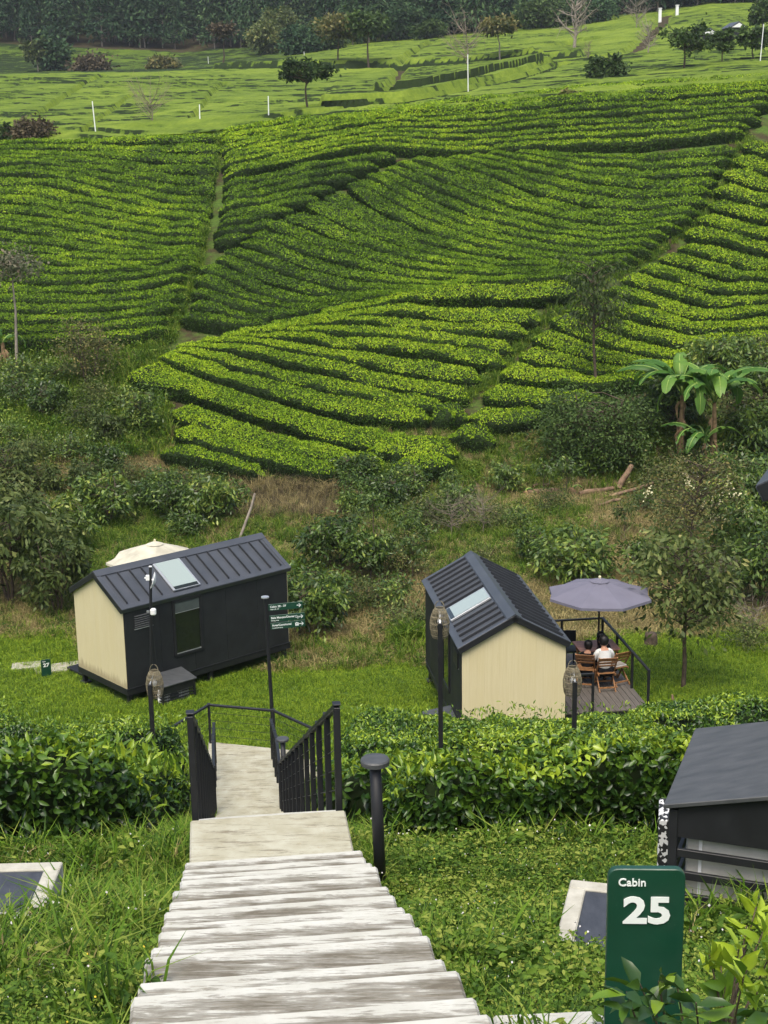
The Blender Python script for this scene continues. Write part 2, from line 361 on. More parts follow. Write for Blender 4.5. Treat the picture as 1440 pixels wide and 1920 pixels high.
def leaves(C, A, N, L, Wd, tint, fold=False):
    """leaf blades: centre C, axis A, normal-ish N, length L, width Wd"""
    A = unit(A); Bv = unit(np.cross(A, N)); L = np.broadcast_to(L, (len(C),))[:, None]; Wd = np.broadcast_to(Wd, (len(C),))[:, None]
    n = len(C)
    if fold is None:                                   # distant leaf: one triangle
        V = np.stack([C-A*L/2+Bv*Wd/2, C+A*L/2, C-A*L/2-Bv*Wd/2], 1).reshape(-1, 3); return V, np.arange(3*n).reshape(n, 3), np.repeat(tint, 3)
    if not fold:
        V = np.stack([C-A*L/2, C+Bv*Wd/2, C+A*L/2, C-Bv*Wd/2], 1).reshape(-1, 3)
        F = np.arange(4*n).reshape(n, 4); return V, F, np.repeat(tint, 4)
    Nn = np.cross(Bv, A)
    up = Nn*Wd*.22; dr = -Nn*L*.10
    V = np.stack([C-A*L/2, C-A*L*.12+Bv*Wd/2+up, C+A*L*.25+Bv*Wd*.36+up*.7+dr*.5, C+A*L/2+dr*1.6, C+A*L*.25-Bv*Wd*.36+up*.7+dr*.5, C-A*L*.12-Bv*Wd/2+up, C+A*L*.05], 1).reshape(-1, 3)
    o = np.arange(n)[:, None]*7
    F = np.concatenate([o+np.array([[0, 6, 1, 1]])[:, :3], o+np.array([[0, 5, 6]]), o+np.array([[1, 6, 2]]), o+np.array([[2, 6, 3]]), o+np.array([[3, 6, 4]]), o+np.array([[4, 6, 5]])])
    return V, F, np.repeat(tint, 7)
def rdir(rng, n, up=0.0):
    d = rng.normal(size=(n, 3)); d[:, 2] += up; return unit(d)
def tube(pts, rad, sides=6, caps=True):
    P = np.asarray(pts, float); n = len(P); rad = np.broadcast_to(np.asarray(rad, float), (n,))
    T = np.gradient(P, axis=0); T = unit(T)
    ref = np.array([0, 0, 1.0]) if abs(T[0][2]) < .9 else np.array([1.0, 0, 0])
    X = unit(np.cross(T, ref)); Y = np.cross(T, X)
    an = np.linspace(0, 2*PI, sides, endpoint=False)
    V = (P[:, None] + rad[:, None, None]*(np.cos(an)[None, :, None]*X[:, None]+np.sin(an)[None, :, None]*Y[:, None])).reshape(-1, 3)
    F = []
    for i in range(n-1):
        for j in range(sides):
            F.append((i*sides+j, i*sides+(j+1) % sides, (i+1)*sides+(j+1) % sides, (i+1)*sides+j))
    if caps:
        V = np.concatenate([V, P[:1], P[-1:]]); a = n*sides
        for j in range(sides):
            F.append((a, (j+1) % sides, j, j)); F.append((a+1, (n-1)*sides+j, (n-1)*sides+(j+1) % sides, (n-1)*sides+(j+1) % sides))
    F4 = [f for f in F if f[2] != f[3]]; F3 = [f[:3] for f in F if f[2] == f[3]]
    return V, np.array(F4), np.array(F3)
def tube_parts(pts, rad, sides=6, mat=0):
    V, F4, F3 = tube(pts, rad, sides)
    # keep one vertex pool: emit both face kinds with the same verts (duplicated verts are harmless)
    out = [(V, F4, mat, None)]
    if len(F3): out.append((V, F3, mat, None))
    return out
class HB:
    """hard-surface builder on bmesh"""
    def __init__(self): self.b = bmesh.new()
    def box(self, c, s, rot=None):
        m = Matrix.Translation(Vector([float(x) for x in c]))
        if rot is not None: m = m @ (rot.to_4x4() if not isinstance(rot, Matrix) or len(rot) == 3 else rot)
        m = m @ Matrix.Diagonal((float(s[0]), float(s[1]), float(s[2]), 1))
        bmesh.ops.create_cube(self.b, size=1, matrix=m); return self
    def bar(self, p, q, wx, wy, up=(0, 0, 1)):
        p = Vector([float(x) for x in p]); q = Vector([float(x) for x in q]); z = (q-p).normalized(); u = Vector(up)
        if abs(z.dot(u)) > .98: u = Vector((0, 1, 0))
        x = u.cross(z).normalized(); y = z.cross(x)
        r = Matrix((x, y, z)).transposed()
        return self.box((p+q)/2, (wx, wy, (q-p).length), r)
    def cyl(self, p, q, r0, r1=None, seg=12):
        p = Vector([float(x) for x in p]); q = Vector([float(x) for x in q]); z = q-p
        m = Matrix.Translation((p+q)/2) @ z.to_track_quat('Z', 'Y').to_matrix().to_4x4()
        bmesh.ops.create_cone(self.b, cap_ends=True, segments=seg, radius1=r0, radius2=r0 if r1 is None else r1, depth=z.length, matrix=m); return self
    def prism(self, poly, axis, a0, a1):
        """poly in the two other axes, extruded along axis from a0 to a1"""
        def pt(u, v, a): return [(a, u, v), (u, a, v), (u, v, a)][axis]
        lo = [self.b.verts.new(pt(u, v, a0)) for u, v in poly]; hi = [self.b.verts.new(pt(u, v, a1)) for u, v in poly]
        n = len(poly); self.b.faces.new(lo); self.b.faces.new(hi[::-1])
        for i in range(n): self.b.faces.new((lo[i], hi[i], hi[(i+1) % n], lo[(i+1) % n]))
        bmesh.ops.recalc_face_normals(self.b, faces=self.b.faces[:]); return self
    def lathe(self, prof, seg=20, c=(0, 0, 0)):
        rings = [[self.b.verts.new((c[0]+r*math.cos(2*PI*k/seg), c[1]+r*math.sin(2*PI*k/seg), c[2]+z)) for k in range(seg)] for r, z in prof]
        for i in range(len(rings)-1):
            for k in range(seg): self.b.faces.new((rings[i][k], rings[i][(k+1) % seg], rings[i+1][(k+1) % seg], rings[i+1][k]))
        self.b.faces.new(rings[0][::-1]); self.b.faces.new(rings[-1]); return self
    def mesh(self, name, mat, bevel=0.0, smooth=False):
        if bevel: bmesh.ops.bevel(self.b, geom=self.b.edges[:], offset=bevel, segments=1, affect='EDGES', clamp_overlap=True)
        me = bpy.data.meshes.new(name); self.b.to_mesh(me); self.b.free(); setmat(me, mat)
        if smooth: me.polygons.foreach_set('use_smooth', np.ones(len(me.polygons), bool))
        return me
    def obj(self, name, mat, parent=None, bevel=0.0, smooth=False): return link(name, self.mesh(name, mat, bevel, smooth), parent)
def text_obj(name, s, size, mat, parent, loc, rot, bold=0.0, align='LEFT'):
    cu = bpy.data.curves.new(name, 'FONT'); cu.body = s; cu.size = size; cu.extrude = .0015; cu.offset = bold; cu.align_x = align; cu.resolution_u = 3
    tmp = bpy.data.objects.new('tmp_text', cu); COL.objects.link(tmp)
    dg = bpy.context.evaluated_depsgraph_get(); me = bpy.data.meshes.new_from_object(tmp.evaluated_get(dg)); me.materials.clear(); setmat(me, mat)
    bpy.data.objects.remove(tmp); o = link(name, me, parent); o.location = loc; o.rotation_euler = rot; return o
_NG = {}
def scatter(name, pts, rz, tilt, scl, idx, protos, label, cat):
    """one 'stuff' object: copies of small plant meshes on points (geometry nodes)"""
    n = len(pts); me = bpy.data.meshes.new(name); me.vertices.add(n); me.vertices.foreach_set('co', np.asarray(pts, np.float32).ravel())
    rng = np.random.default_rng(n)
    rot = np.stack([rng.normal(size=n)*tilt, rng.normal(size=n)*tilt, rz], 1).astype(np.float32)
    a = me.attributes.new('rot', 'FLOAT_VECTOR', 'POINT'); a.data.foreach_set('vector', rot.ravel())
    a = me.attributes.new('scl', 'FLOAT', 'POINT'); a.data.foreach_set('value', np.asarray(scl, np.float32))
    a = me.attributes.new('idx', 'INT', 'POINT'); a.data.foreach_set('value', np.asarray(idx, np.int32))
    o = link(name, me); tag(o, label, cat, None, 'stuff')
    ng = bpy.data.node_groups.new(name, 'GeometryNodeTree')
    ng.interface.new_socket('Geometry', in_out='INPUT', socket_type='NodeSocketGeometry'); ng.interface.new_socket('Geometry', in_out='OUTPUT', socket_type='NodeSocketGeometry')
    gi = ng.nodes.new('NodeGroupInput'); go = ng.nodes.new('NodeGroupOutput'); iop = ng.nodes.new('GeometryNodeInstanceOnPoints'); jn = ng.nodes.new('GeometryNodeJoinGeometry')
    for p in reversed(protos):
        oi = ng.nodes.new('GeometryNodeObjectInfo'); oi.inputs['Object'].default_value = p; oi.inputs['As Instance'].default_value = False
        g2 = ng.nodes.new('GeometryNodeGeometryToInstance'); ng.links.new(oi.outputs['Geometry'], g2.inputs[0]); ng.links.new(g2.outputs[0], jn.inputs[0])
    def na(nm, ty):
        x = ng.nodes.new('GeometryNodeInputNamedAttribute'); x.data_type = ty; x.inputs['Name'].default_value = nm; return x.outputs['Attribute']
    er = ng.nodes.new('FunctionNodeEulerToRotation'); ng.links.new(na('rot', 'FLOAT_VECTOR'), er.inputs[0])
    ng.links.new(gi.outputs[0], iop.inputs['Points']); ng.links.new(jn.outputs[0], iop.inputs['Instance']); iop.inputs['Pick Instance'].default_value = True
    ng.links.new(na('idx', 'INT'), iop.inputs['Instance Index']); ng.links.new(er.outputs[0], iop.inputs['Rotation']); ng.links.new(na('scl', 'FLOAT'), iop.inputs['Scale'])
    ng.links.new(iop.outputs[0], go.inputs[0])
    md = o.modifiers.new('scatter', 'NODES'); md.node_group = ng
    return o
def proto(name, me): return bpy.data.objects.new(name, me)      # source mesh for a scatter, not linked into the scene
# ================================================================ GROUND
def ground():
    ys = np.concatenate([np.linspace(-30, 2, 18), np.arange(2.4, 14, .22), np.arange(14, 42, .4), np.arange(42, 70, .6), np.arange(70, 132, 1.3), np.geomspace(132, 620, 70)])
    t = np.linspace(-1, 1, 181); u = np.sign(t)*np.abs(t)**1.25
    half = np.maximum(24, .55*ys+14)
    X = half[:, None]*u[None]; Y = np.repeat(ys[:, None], len(u), 1); Z = h(X, Y)
    V = np.stack([X, Y, Z], -1).reshape(-1, 3); m = len(u)
    i, j = np.meshgrid(np.arange(len(ys)-1), np.arange(m-1), indexing='ij'); a = (i*m+j).ravel()
    F = np.stack([a, a+1, a+m+1, a+m], 1)
    me = mesh_np('ground', [(V, F, 0, None)], [M['ground']], smooth=True)
    x, y = V[:, 0], V[:, 1]
    g = np.interp(y, [0, 14, 26, 30, 36, 39, 56, 60, 100, 110, 130, 300], [.95, .9, .8, 1, 1, .5, .42, .5, .52, .35, .3, .35])
    d = np.interp(y, [0, 36, 39, 46, 56, 59, 62, 900], [0, 0, .34, .52, .50, .28, 0, 0])
    d = d + np.where((y > 40) & (y < 60) & (x > 3) & (x < 13), .12, 0)
    for nm, v in (('green', g), ('dry', d)):
        at = me.attributes.new(nm, 'FLOAT', 'POINT'); at.data.foreach_set('value', v.astype(np.float32))
    tag(link('ground', me), kind='structure')
ground()

# ================================================================ TEA HILL
def spline(ctrl, n):
    P = np.asarray(ctrl, float); P = np.concatenate([2*P[:1]-P[1:2], P, 2*P[-1:]-P[-2:-1]])
    k = len(P)-3; t = np.linspace(0, k-1e-6, n); i = t.astype(int); f = (t-i)[:, None]
    a, b_, c, d = P[i], P[i+1], P[i+2], P[i+3]
    return .5*((2*b_)+(c-a)*f+(2*a-5*b_+4*c-d)*f*f+(3*b_-a-3*c+d)*f**3)
def resample(P, step):
    P = np.asarray(P, float); s = np.concatenate([[0], np.cumsum(np.linalg.norm(np.diff(P[:, :2], axis=0), axis=1))])
    n = max(4, int(s[-1]/step)+1); q = np.linspace(0, s[-1], n)
    return np.stack([np.interp(q, s, P[:, k]) for k in range(P.shape[1])], 1)
PROF = np.array([[-.42, -.05], [-.50, .45], [-.53, .82], [-.45, .98], [0, 1.03], [.45, .98], [.53, .82], [.50, .45], [.42, -.05]])
def hedge_parts(P, wid, hgt, ls, cover, seed, fold=False, step=.45, flush=.5, rough=1.0, aspect=.55, side_tint=(.05, .38), base_t=.30, inset=.93, mixh=.62, kk=(.7, .8, 1, 1.35, 1.35, 1, .8, .7)):
    """clipped tea hedge along P (x,y), widths wid -> hull + leaf blades"""
    rng = np.random.default_rng(seed)
    Q = resample(np.column_stack([P[:, :2], wid]), step); W = Q[:, 2]; Q = Q[:, :2]; n = len(Q)
    T = np.gradient(Q, axis=0); T = T/np.maximum(np.linalg.norm(T, axis=1, keepdims=True), 1e-6); Nn = np.stack([-T[:, 1], T[:, 0]], 1)
    s = np.arange(n)*step
    endf = np.clip(np.minimum(s, s[-1]-s)/.6, 0, 1)**.5
    Hh = hgt*(1+.22*rough*fbm(s*.55, np.full(n, seed*1.37), 5)-.35*np.clip(fbm(s*.9, np.full(n, seed*3.1), 15)*3-.55, 0, 1))*(.5+.5*endf)
    W = W*(1+.25*rough*fbm(s*.7, np.full(n, seed*2.11), 9))*(.14+.86*endf)
    K = len(PROF); hc = h(Q[:, 0], Q[:, 1])
    X = Q[:, None, 0]+Nn[:, None, 0]*PROF[None, :, 0]*W[:, None]; Y = Q[:, None, 1]+Nn[:, None, 1]*PROF[None, :, 0]*W[:, None]
    hl = h(X, Y); base = np.where(PROF[None, :, 1] < .1, hl, mixh*hl+(1-mixh)*hc[:, None])
    Z = base+PROF[None, :, 1]*Hh[:, None]*(1+.20*rough*(fbm(X*1.3, Y*1.3, 21))+.10*rough*fbm(X*3.5, Y*3.5, 23))
    G = np.stack([X, Y, Z], -1)
    # hull slightly inside the leaves
    ctr = np.stack([Q[:, 0], Q[:, 1], hc+Hh*.45], 1)[:, None]
    Hv = (ctr+(G-ctr)*np.array([inset, inset, inset])).reshape(-1, 3)
    i, j = np.meshgrid(np.arange(n-1), np.arange(K-1), indexing='ij'); a = (i*K+j).ravel(); F = np.stack([a, a+K, a+K+1, a+1], 1)
    caps = np.array([list(range(K)), [(n-1)*K+k for k in range(K)][::-1]])
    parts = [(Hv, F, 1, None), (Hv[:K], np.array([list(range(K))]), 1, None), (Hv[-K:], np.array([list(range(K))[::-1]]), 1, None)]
    # leaves
    seg = np.linalg.norm(np.diff(G, axis=1), axis=2).mean(0); cell = seg*step
    dens = cover/(.5*aspect*ls*ls); cnt = rng.poisson((cell*dens*np.array(kk))[None, :]*np.ones((n-1, 1)))
    I = np.repeat(np.repeat(np.arange(n-1), K-1), cnt.ravel()); J = np.repeat(np.tile(np.arange(K-1), n-1), cnt.ravel())
    fu = rng.random(len(I))[:, None]; fv = rng.random(len(I))[:, None]
    p = (G[I, J]*(1-fu)+G[I+1, J]*fu)*(1-fv)+(G[I, J+1]*(1-fu)+G[I+1, J+1]*fu)*fv
    nrm = unit(np.cross(G[I+1, J]-G[I, J], G[I, J+1]-G[I, J])); nrm = np.where((nrm*(p-ctr[I, 0])).sum(1, keepdims=True) < 0, -nrm, nrm)
    p = p+nrm*(rng.random((len(I), 1))-.35)*ls*.9
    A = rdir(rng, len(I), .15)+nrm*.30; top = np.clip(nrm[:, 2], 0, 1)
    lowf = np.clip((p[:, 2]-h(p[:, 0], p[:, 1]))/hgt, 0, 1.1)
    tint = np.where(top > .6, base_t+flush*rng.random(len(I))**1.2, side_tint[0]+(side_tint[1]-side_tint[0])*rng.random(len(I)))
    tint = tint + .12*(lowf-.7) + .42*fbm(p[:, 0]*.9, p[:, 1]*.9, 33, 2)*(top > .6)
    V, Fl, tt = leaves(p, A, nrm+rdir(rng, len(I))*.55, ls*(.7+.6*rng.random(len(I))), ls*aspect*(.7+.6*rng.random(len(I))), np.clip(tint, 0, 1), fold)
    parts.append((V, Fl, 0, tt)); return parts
P1 = [(418, 252), (395, 340), (386, 430), (372, 500), (350, 560), (322, 625)]
FAM = []   # (name, label, group, guides [(ctrl, rows to the next)], half width factor)
FAM.append(('crest', 'long tea hedge curving along the crest of the facing hill', [
    ([(425, 252), (560, 228), (720, 206), (900, 188), (1100, 166), (1300, 152), (1470, 142)], 8),
    ([(428, 330), (560, 302), (700, 274), (860, 284), (1040, 272), (1220, 264), (1392, 246)], 0)]))
FAM.append(('wedge', 'short tea hedge on the wedge right of the gully path', [
    ([(420, 348), (520, 330), (630, 306), (745, 288)], 7), ([(402, 448), (420, 450), (445, 446), (475, 436)], 0)]))
FAM.append(('bowl', 'tea hedge sweeping down the dark hollow of the facing hill', [
    ([(1000, 285), (1110, 296), (1210, 296), (1300, 290), (1372, 276)], 6),
    ([(780, 296), (880, 330), (1000, 378), (1150, 405), (1300, 396)], 6),
    ([(660, 344), (760, 408), (900, 458), (1060, 486), (1195, 484)], 5),
    ([(480, 436), (620, 480), (790, 518), (940, 526), (1085, 520)], 4),
    ([(392, 496), (480, 538), (580, 566), (660, 560), (740, 546)], 4),
    ([(348, 590), (385, 598), (425, 606), (460, 608), (500, 604)], 0)]))
FAM.append(('lower', 'broad bright tea hedge slanting across the lowest block', [
    ([(600, 592), (720, 562), (850, 548), (980, 545), (1082, 538)], 1),
    ([(500, 618), (620, 597), (740, 584), (880, 596), (1012, 594)], 3),
    ([(400, 634), (520, 632), (640, 642), (800, 657), (940, 678)], 2),
    ([(335, 643), (470, 660), (620, 692), (760, 722), (872, 742)], 2),
    ([(300, 664), (420, 705), (560, 744), (690, 768), (810, 780)], 1),
    ([(262, 692), (400, 738), (550, 788), (690, 822), (770, 830)], 1),
    ([(330, 762), (430, 803), (540, 835), (640, 858), (720, 866)], 1),
    ([(332, 800), (420, 838), (500, 858), (580, 876), (645, 884)], 1),
    ([(302, 842), (350, 852), (400, 864), (450, 877), (492, 886)], 0)]))
FAM.append(('right', 'tea hedge on the block right of the diagonal footpath', [
    ([(1398, 268), (1415, 276), (1440, 285), (1475, 292)], 7),
    ([(1268, 462), (1330, 474), (1400, 492), (1475, 500)], 4),
    ([(1130, 540), (1230, 566), (1330, 590), (1475, 580)], 3),
    ([(1035, 596), (1150, 640), (1290, 668), (1475, 652)], 3),
    ([(940, 694), (1040, 708), (1130, 716), (1230, 706)], 2),
    ([(875, 776), (930, 782), (985, 782), (1030, 770)], 0)]))
FAM.append(('left', 'tea hedge on the block left of the gully path', [
    ([(-30, 272), (90, 270), (200, 266), (300, 263), (402, 258)], 6),
    ([(-30, 330), (80, 326), (180, 345), (290, 372), (380, 380)], 6),
    ([(-30, 420), (80, 434), (180, 454), (290, 468), (372, 466)], 5),
    ([(-30, 520), (80, 525), (180, 525), (280, 515), (358, 497)], 6),
    ([(-30, 636), (80, 640), (170, 636), (250, 628), (312, 614)], 0)]))
FAM.append(('foot', 'rounded tea clump at the foot of the facing hill', [
    ([(815, 785), (850, 778), (880, 784)], 1), ([(835, 812), (880, 815), (925, 830)], 1), ([(690, 838), (770, 846), (860, 850)], 1), ([(740, 872), (790, 872), (850, 868)], 0)]))
GRP = dict(crest='tea hedges along the hill crest', wedge='tea hedges on the gully wedge', bowl='tea hedges in the hollow', lower='tea hedges on the lowest block', right='tea hedges right of the footpath', left='tea hedges left of the gully', foot='tea clumps at the hill foot')
ORD = ['first', 'second', 'third', 'fourth', 'fifth', 'sixth', 'seventh', 'eighth', 'ninth', 'tenth', 'eleventh', 'twelfth', 'thirteenth', 'fourteenth', 'fifteenth', 'sixteenth', 'seventeenth', 'eighteenth', 'nineteenth', 'twentieth', 'twenty-first', 'twenty-second', 'twenty-third', 'twenty-fourth', 'twenty-fifth', 'twenty-sixth', 'twenty-seventh', 'twenty-eighth']
TEA_XY = []
def tea_hill():
    seed = 100
    for fam, label, guides in FAM:
        rows = []
        for gi in range(len(guides)):
            a = spline(guides[gi][0], 28); n = guides[gi][1]
            if n == 0: rows.append(a); continue
            c = spline(guides[gi+1][0], 28)
            for k in range(n): rows.append(a+(c-a)*(k/n))
        rng = np.random.default_rng(len(fam)); W3 = []
        for k, r in enumerate(rows):
            r = r.copy(); e = rng.normal(size=2)*4+np.array([-9, 9])*{'foot': 0, 'wedge': 0, 'lower': .1, 'right': -.35}.get(fam, 1)
            r[:, 0] += np.linspace(e[0], e[1], len(r)); r[:, 1] += fbm(r[:, 0]*.02, np.full(len(r), k*3.3), 31)*7
            W3.append(hit(r[:, 0], r[:, 1], .5))
        for k, P in enumerate(W3):
            sp = []
            for nb in (k-1, k+1):
                if 0 <= nb < len(W3):
                    D = np.linalg.norm(P[:, None, :2]-resample(W3[nb], .4)[None, :, :2], axis=2).min(1); sp.append(D)
            w = np.clip(np.mean(sp, 0)*(.82 if fam in ('lower', 'right') else .87) if fam != 'foot' else np.full(len(P), 1.7), .55, 2.1)
            ym = P[:, 1].mean(); ls = max(.095, .0016*ym)
            fl = {'bowl': .38, 'crest': .52, 'left': .42, 'wedge': .40}.get(fam, .62)
            parts = hedge_parts(P, w, .66 if fam != 'foot' else .85, ls, .95, seed, fold=None, flush=fl, step=.5, rough=1.5, base_t={'lower': .47, 'right': .44, 'foot': .44, 'crest': .42}.get(fam, .35)); seed += 1
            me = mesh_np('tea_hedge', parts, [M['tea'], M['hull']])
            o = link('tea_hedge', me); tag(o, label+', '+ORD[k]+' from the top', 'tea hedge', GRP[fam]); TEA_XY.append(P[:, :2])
tea_hill()

# ================================================================ FIELDS BEYOND THE CREST
def seg_dist(X, Y, poly):
    d = np.full(X.shape, 1e9)
    for (x0, y0), (x1, y1) in zip(poly[:-1], poly[1:]):
        vx, vy = x1-x0, y1-y0; t = np.clip(((X-x0)*vx+(Y-y0)*vy)/(vx*vx+vy*vy+1e-9), 0, 1)
        d = np.minimum(d, np.hypot(X-x0-t*vx, Y-y0-t*vy))
    return d
def pxpath(pts): return hit([p[0] for p in pts], [p[1] for p in pts], 0, y0=118.)[:, :2]
FPATHS = [(pxpath(p), w_) for p, w_ in [
    ([(722, 190), (742, 165), (752, 130), (790, 100), (812, 82)], .9), ([(400, 140), (560, 136), (700, 133), (850, 131), (1000, 125), (1095, 118)], 1.6),
    ([(600, 212), (760, 205), (880, 180), (1000, 150), (1050, 130), (1120, 122), (1180, 108), (1240, 50), (1252, 30)], 1.6),
    ([(60, 232), (110, 200), (150, 172), (195, 148)], .8), ([(160, 262), (215, 215), (250, 185)], .5), ([(360, 236), (400, 180), (420, 165)], .5),
    ([(560, 228), (660, 214), (740, 204)], 1.4), ([(1045, 95), (1075, 85), (1110, 82)], 1.6)]]
def far_fields():
    ny, ns = 400, 340
    ys = np.geomspace(103, 330, ny); ss = np.linspace(-.34, .34, ns)
    Y = np.repeat(ys[:, None], ns, 1); X = Y*ss[None]
    q = (Y+.22*X+9*fbm(X*.03, Y*.03, 41)+2.2*fbm(X*.15, Y*.15, 43))/2.5; fr = q-np.floor(q)
    msk = np.clip(.40+4.5*fbm(X*.17, Y*.40, 45), 0, 1)*np.clip((Y-112)/12, 0, 1)
    slope = np.gradient(h(X, Y), axis=0)/np.gradient(Y, axis=0)
    H = .75+(.5-fr)*2.5*np.clip(slope, .03, .13)*.9*msk+.25*fbm(X*.8, Y*.8, 47)+.5*fbm(X*.08, Y*.08, 48)      # each row a level bench with an upright front
    gro = np.clip((.20-np.minimum(fr, 1.04-fr))/.06, 0, 1)*msk
    d = np.full(X.shape, 9.)
    for p, w_ in FPATHS: d = np.minimum(d, seg_dist(X, Y, p)/w_+(0 if w_ > .85 else .45))
    H = np.where(d < 1, np.where(d < .45, -.35, .15), H)
    edge = np.zeros_like(X)
    for p, hh in ((FPATHS[1][0], .9), (pxpath([(600, 214), (760, 206), (880, 182), (1000, 152), (1045, 134)]), 1.0), (pxpath([(700, 188), (800, 182), (900, 162), (1020, 132)]), .8)):   # block edges: a dark upright hedge front above the path
        o_ = np.argsort(p[:, 0]); yp = np.interp(X, p[o_, 0], p[o_, 1]); dy = Y-yp; inside = (X > p[:, 0].min()) & (X < p[:, 0].max())
        H = H+hh*inside*(dy > .3)*np.exp(-np.clip(dy, 0, 99)/22); H = np.where(inside & (dy < .3) & (dy > -2.2), -.3, H); edge = np.maximum(edge, inside*((dy > -.5) & (dy < 1.3)))
    Z = h(X, Y)+H
    V = np.stack([X, Y, Z], -1).reshape(-1, 3); i, j = np.meshgrid(np.arange(ny-1), np.arange(ns-1), indexing='ij'); a = (i*ns+j).ravel()
    F = np.stack([a, a+1, a+ns+1, a+ns], 1)
    cloud_shade = np.clip((Y-222)/8, 0, 1)*np.clip((-.02-X/Y)/.05, 0, 1)  # cloud shade over the far-left slope, painted into the tint
    tint = np.clip(.64-.62*gro-.9*edge-.40*cloud_shade+.5*fbm(X*.5, Y*.9, 49), -.5, 1).ravel()
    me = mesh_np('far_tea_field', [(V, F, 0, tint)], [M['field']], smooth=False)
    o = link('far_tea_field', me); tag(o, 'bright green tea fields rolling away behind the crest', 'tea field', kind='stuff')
far_fields()
# ================================================================ STAIRCASE
SYAW = 0.118
SDIR = np.array([-math.sin(SYAW), math.cos(SYAW), 0]); SRGT = np.array([math.cos(SYAW), math.sin(SYAW), 0])
S0 = np.array([-1.0, 10.97, 0.0])                     # centre of the far edge of the upper landing, plan position
SW = 1.28
def stairs():
    root = empty('concrete_staircase', (S0[0], S0[1], -5.3), SYAW, 'whitewashed concrete staircase with worn treads running down to the cabins', 'staircase')
    rng = np.random.default_rng(4)
    # stair-local: x right, y downhill, z up, origin = far edge of upper landing
    def slab(name, y0, y1, z, th, mat, wdt=SW, jit=.0, lip=True):
        b = HB(); b.box((jit, (y0-y1)/2, -th/2), (wdt, y1-y0, th)); o = b.obj(name, mat, root, .014); o.location = (0, y1, z)
        return o
    n1 = 16; run, rise = .397, .1555
    for k in range(n1):                                # upper flight, the camera stands on it
        z = rise*(k+1); y1 = -1.03-run*k; dz = rng.normal()*.010; dy = rng.normal()*.03
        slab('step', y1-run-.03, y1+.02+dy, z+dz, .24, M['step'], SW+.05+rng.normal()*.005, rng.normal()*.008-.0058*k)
    slab('upper_landing', -1.05, 0, 0, .3, M['landing'], SW)
    n2 = 33; r2 = 12.5/n2; q2 = 6.0/n2
    for k in range(n2):
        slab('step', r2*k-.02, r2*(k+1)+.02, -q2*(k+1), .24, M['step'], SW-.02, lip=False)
    slab('middle_landing', 12.5, 13.8, -6.0, .3, M['landing'], SW-.04)
    for k in range(5):
        slab('step', 13.8+.54*k, 13.8+.54*(k+1)+.02, -6.0-.14*(k+1), .24, M['landing'], SW-.06, lip=False)
    zl = -6.82
    b = HB(); b.prism([(-.75, 16.4), (.75, 16.4), (1.05, 17.15), (-.72, 17.9)], 2, zl-.3, zl); b.obj('lower_landing', M['landing'], root, .012)
    b = HB(); b.prism([(.75, 16.0), (1.55, 16.3), (1.6, 17.0), (1.07, 17.2)], 2, zl-.55, zl-.20); b.obj('side_step', M['landing'], root, .01)
stairs()
def stair_pt(x, y, z): return np.array([S0[0], S0[1], -5.3])+SRGT*x+SDIR*y+np.array([0, 0, z])
def railing(name, label, pts, post_at, hgt, base, cables=4, pw=.055, tops=None):
    """pts: stair-local base polyline of the rail; post_at: indices/points where posts stand"""
    root = empty(name, stair_pt(*pts[0]), SYAW, label, 'railing'); o0 = np.array(pts[0], float)
    P = [np.array(p, float)-o0 for p in pts]
    for p, q in zip(P[:-1], P[1:]):
        HB().bar(p+(0, 0, hgt), q+(0, 0, hgt), .055, .045).obj('top_rail', M['black'], root, .005)
        for c in range(cables):
            zz = hgt*(c+1)/(cables+1.0)
            HB().cyl(p+(0, 0, zz), q+(0, 0, zz), .0045, seg=6).obj('cable', M['black'], root)
    for a in post_at:
        a = np.array(a, float)-o0
        HB().box(a+(0, 0, (hgt+base)/2), (pw, .075, hgt-base)).obj('post', M['black'], root, .005)
        HB().box(a+(0, 0, hgt+.026), (pw+.012, .085, .012)).obj('post_cap', M['black'], root, .003)
sl = -6.0/12.5
for sx, lab in ((.60, 'black slatted railing on the right of the long steep flight'), (-.60, 'black slatted railing on the left of the long steep flight')):
    y0 = .12
    pts = [(sx, y0, sl*y0), (sx, 12.6, -6.0)]
    posts = [(sx, y, sl*y) for y in np.linspace(y0, 12.6, 12)]
    railing('stair_railing', lab, pts, posts, .93, -.35)
for sx, lab in ((.58, 'short black handrail right of the lower flight'), (-.58, 'short black handrail left of the lower flight beside the hedge')):
    pts = [(sx, 12.7, -6.0), (sx, 13.8, -6.0), (sx, 16.5, -6.75)]
    posts = [(sx, 12.7, -6.0), (sx, 13.8, -6.0), (sx, 14.7, -6.25), (sx, 15.6, -6.5), (sx, 16.5, -6.75)]
    railing('lower_handrail', lab, pts, posts, .88, -.35)
zl = -6.82
railing('landing_rail', 'angled black cable rail around the lowest landing', [(-1.5, 16.6, zl), (-.68, 17.82, zl), (.66, 17.28, zl), (1.5, 16.3, zl-.1)], [(-.68, 17.82, zl), (.66, 17.28, zl), (1.5, 16.3, zl-.1), (-1.5, 16.6, zl)], .86, -.5)

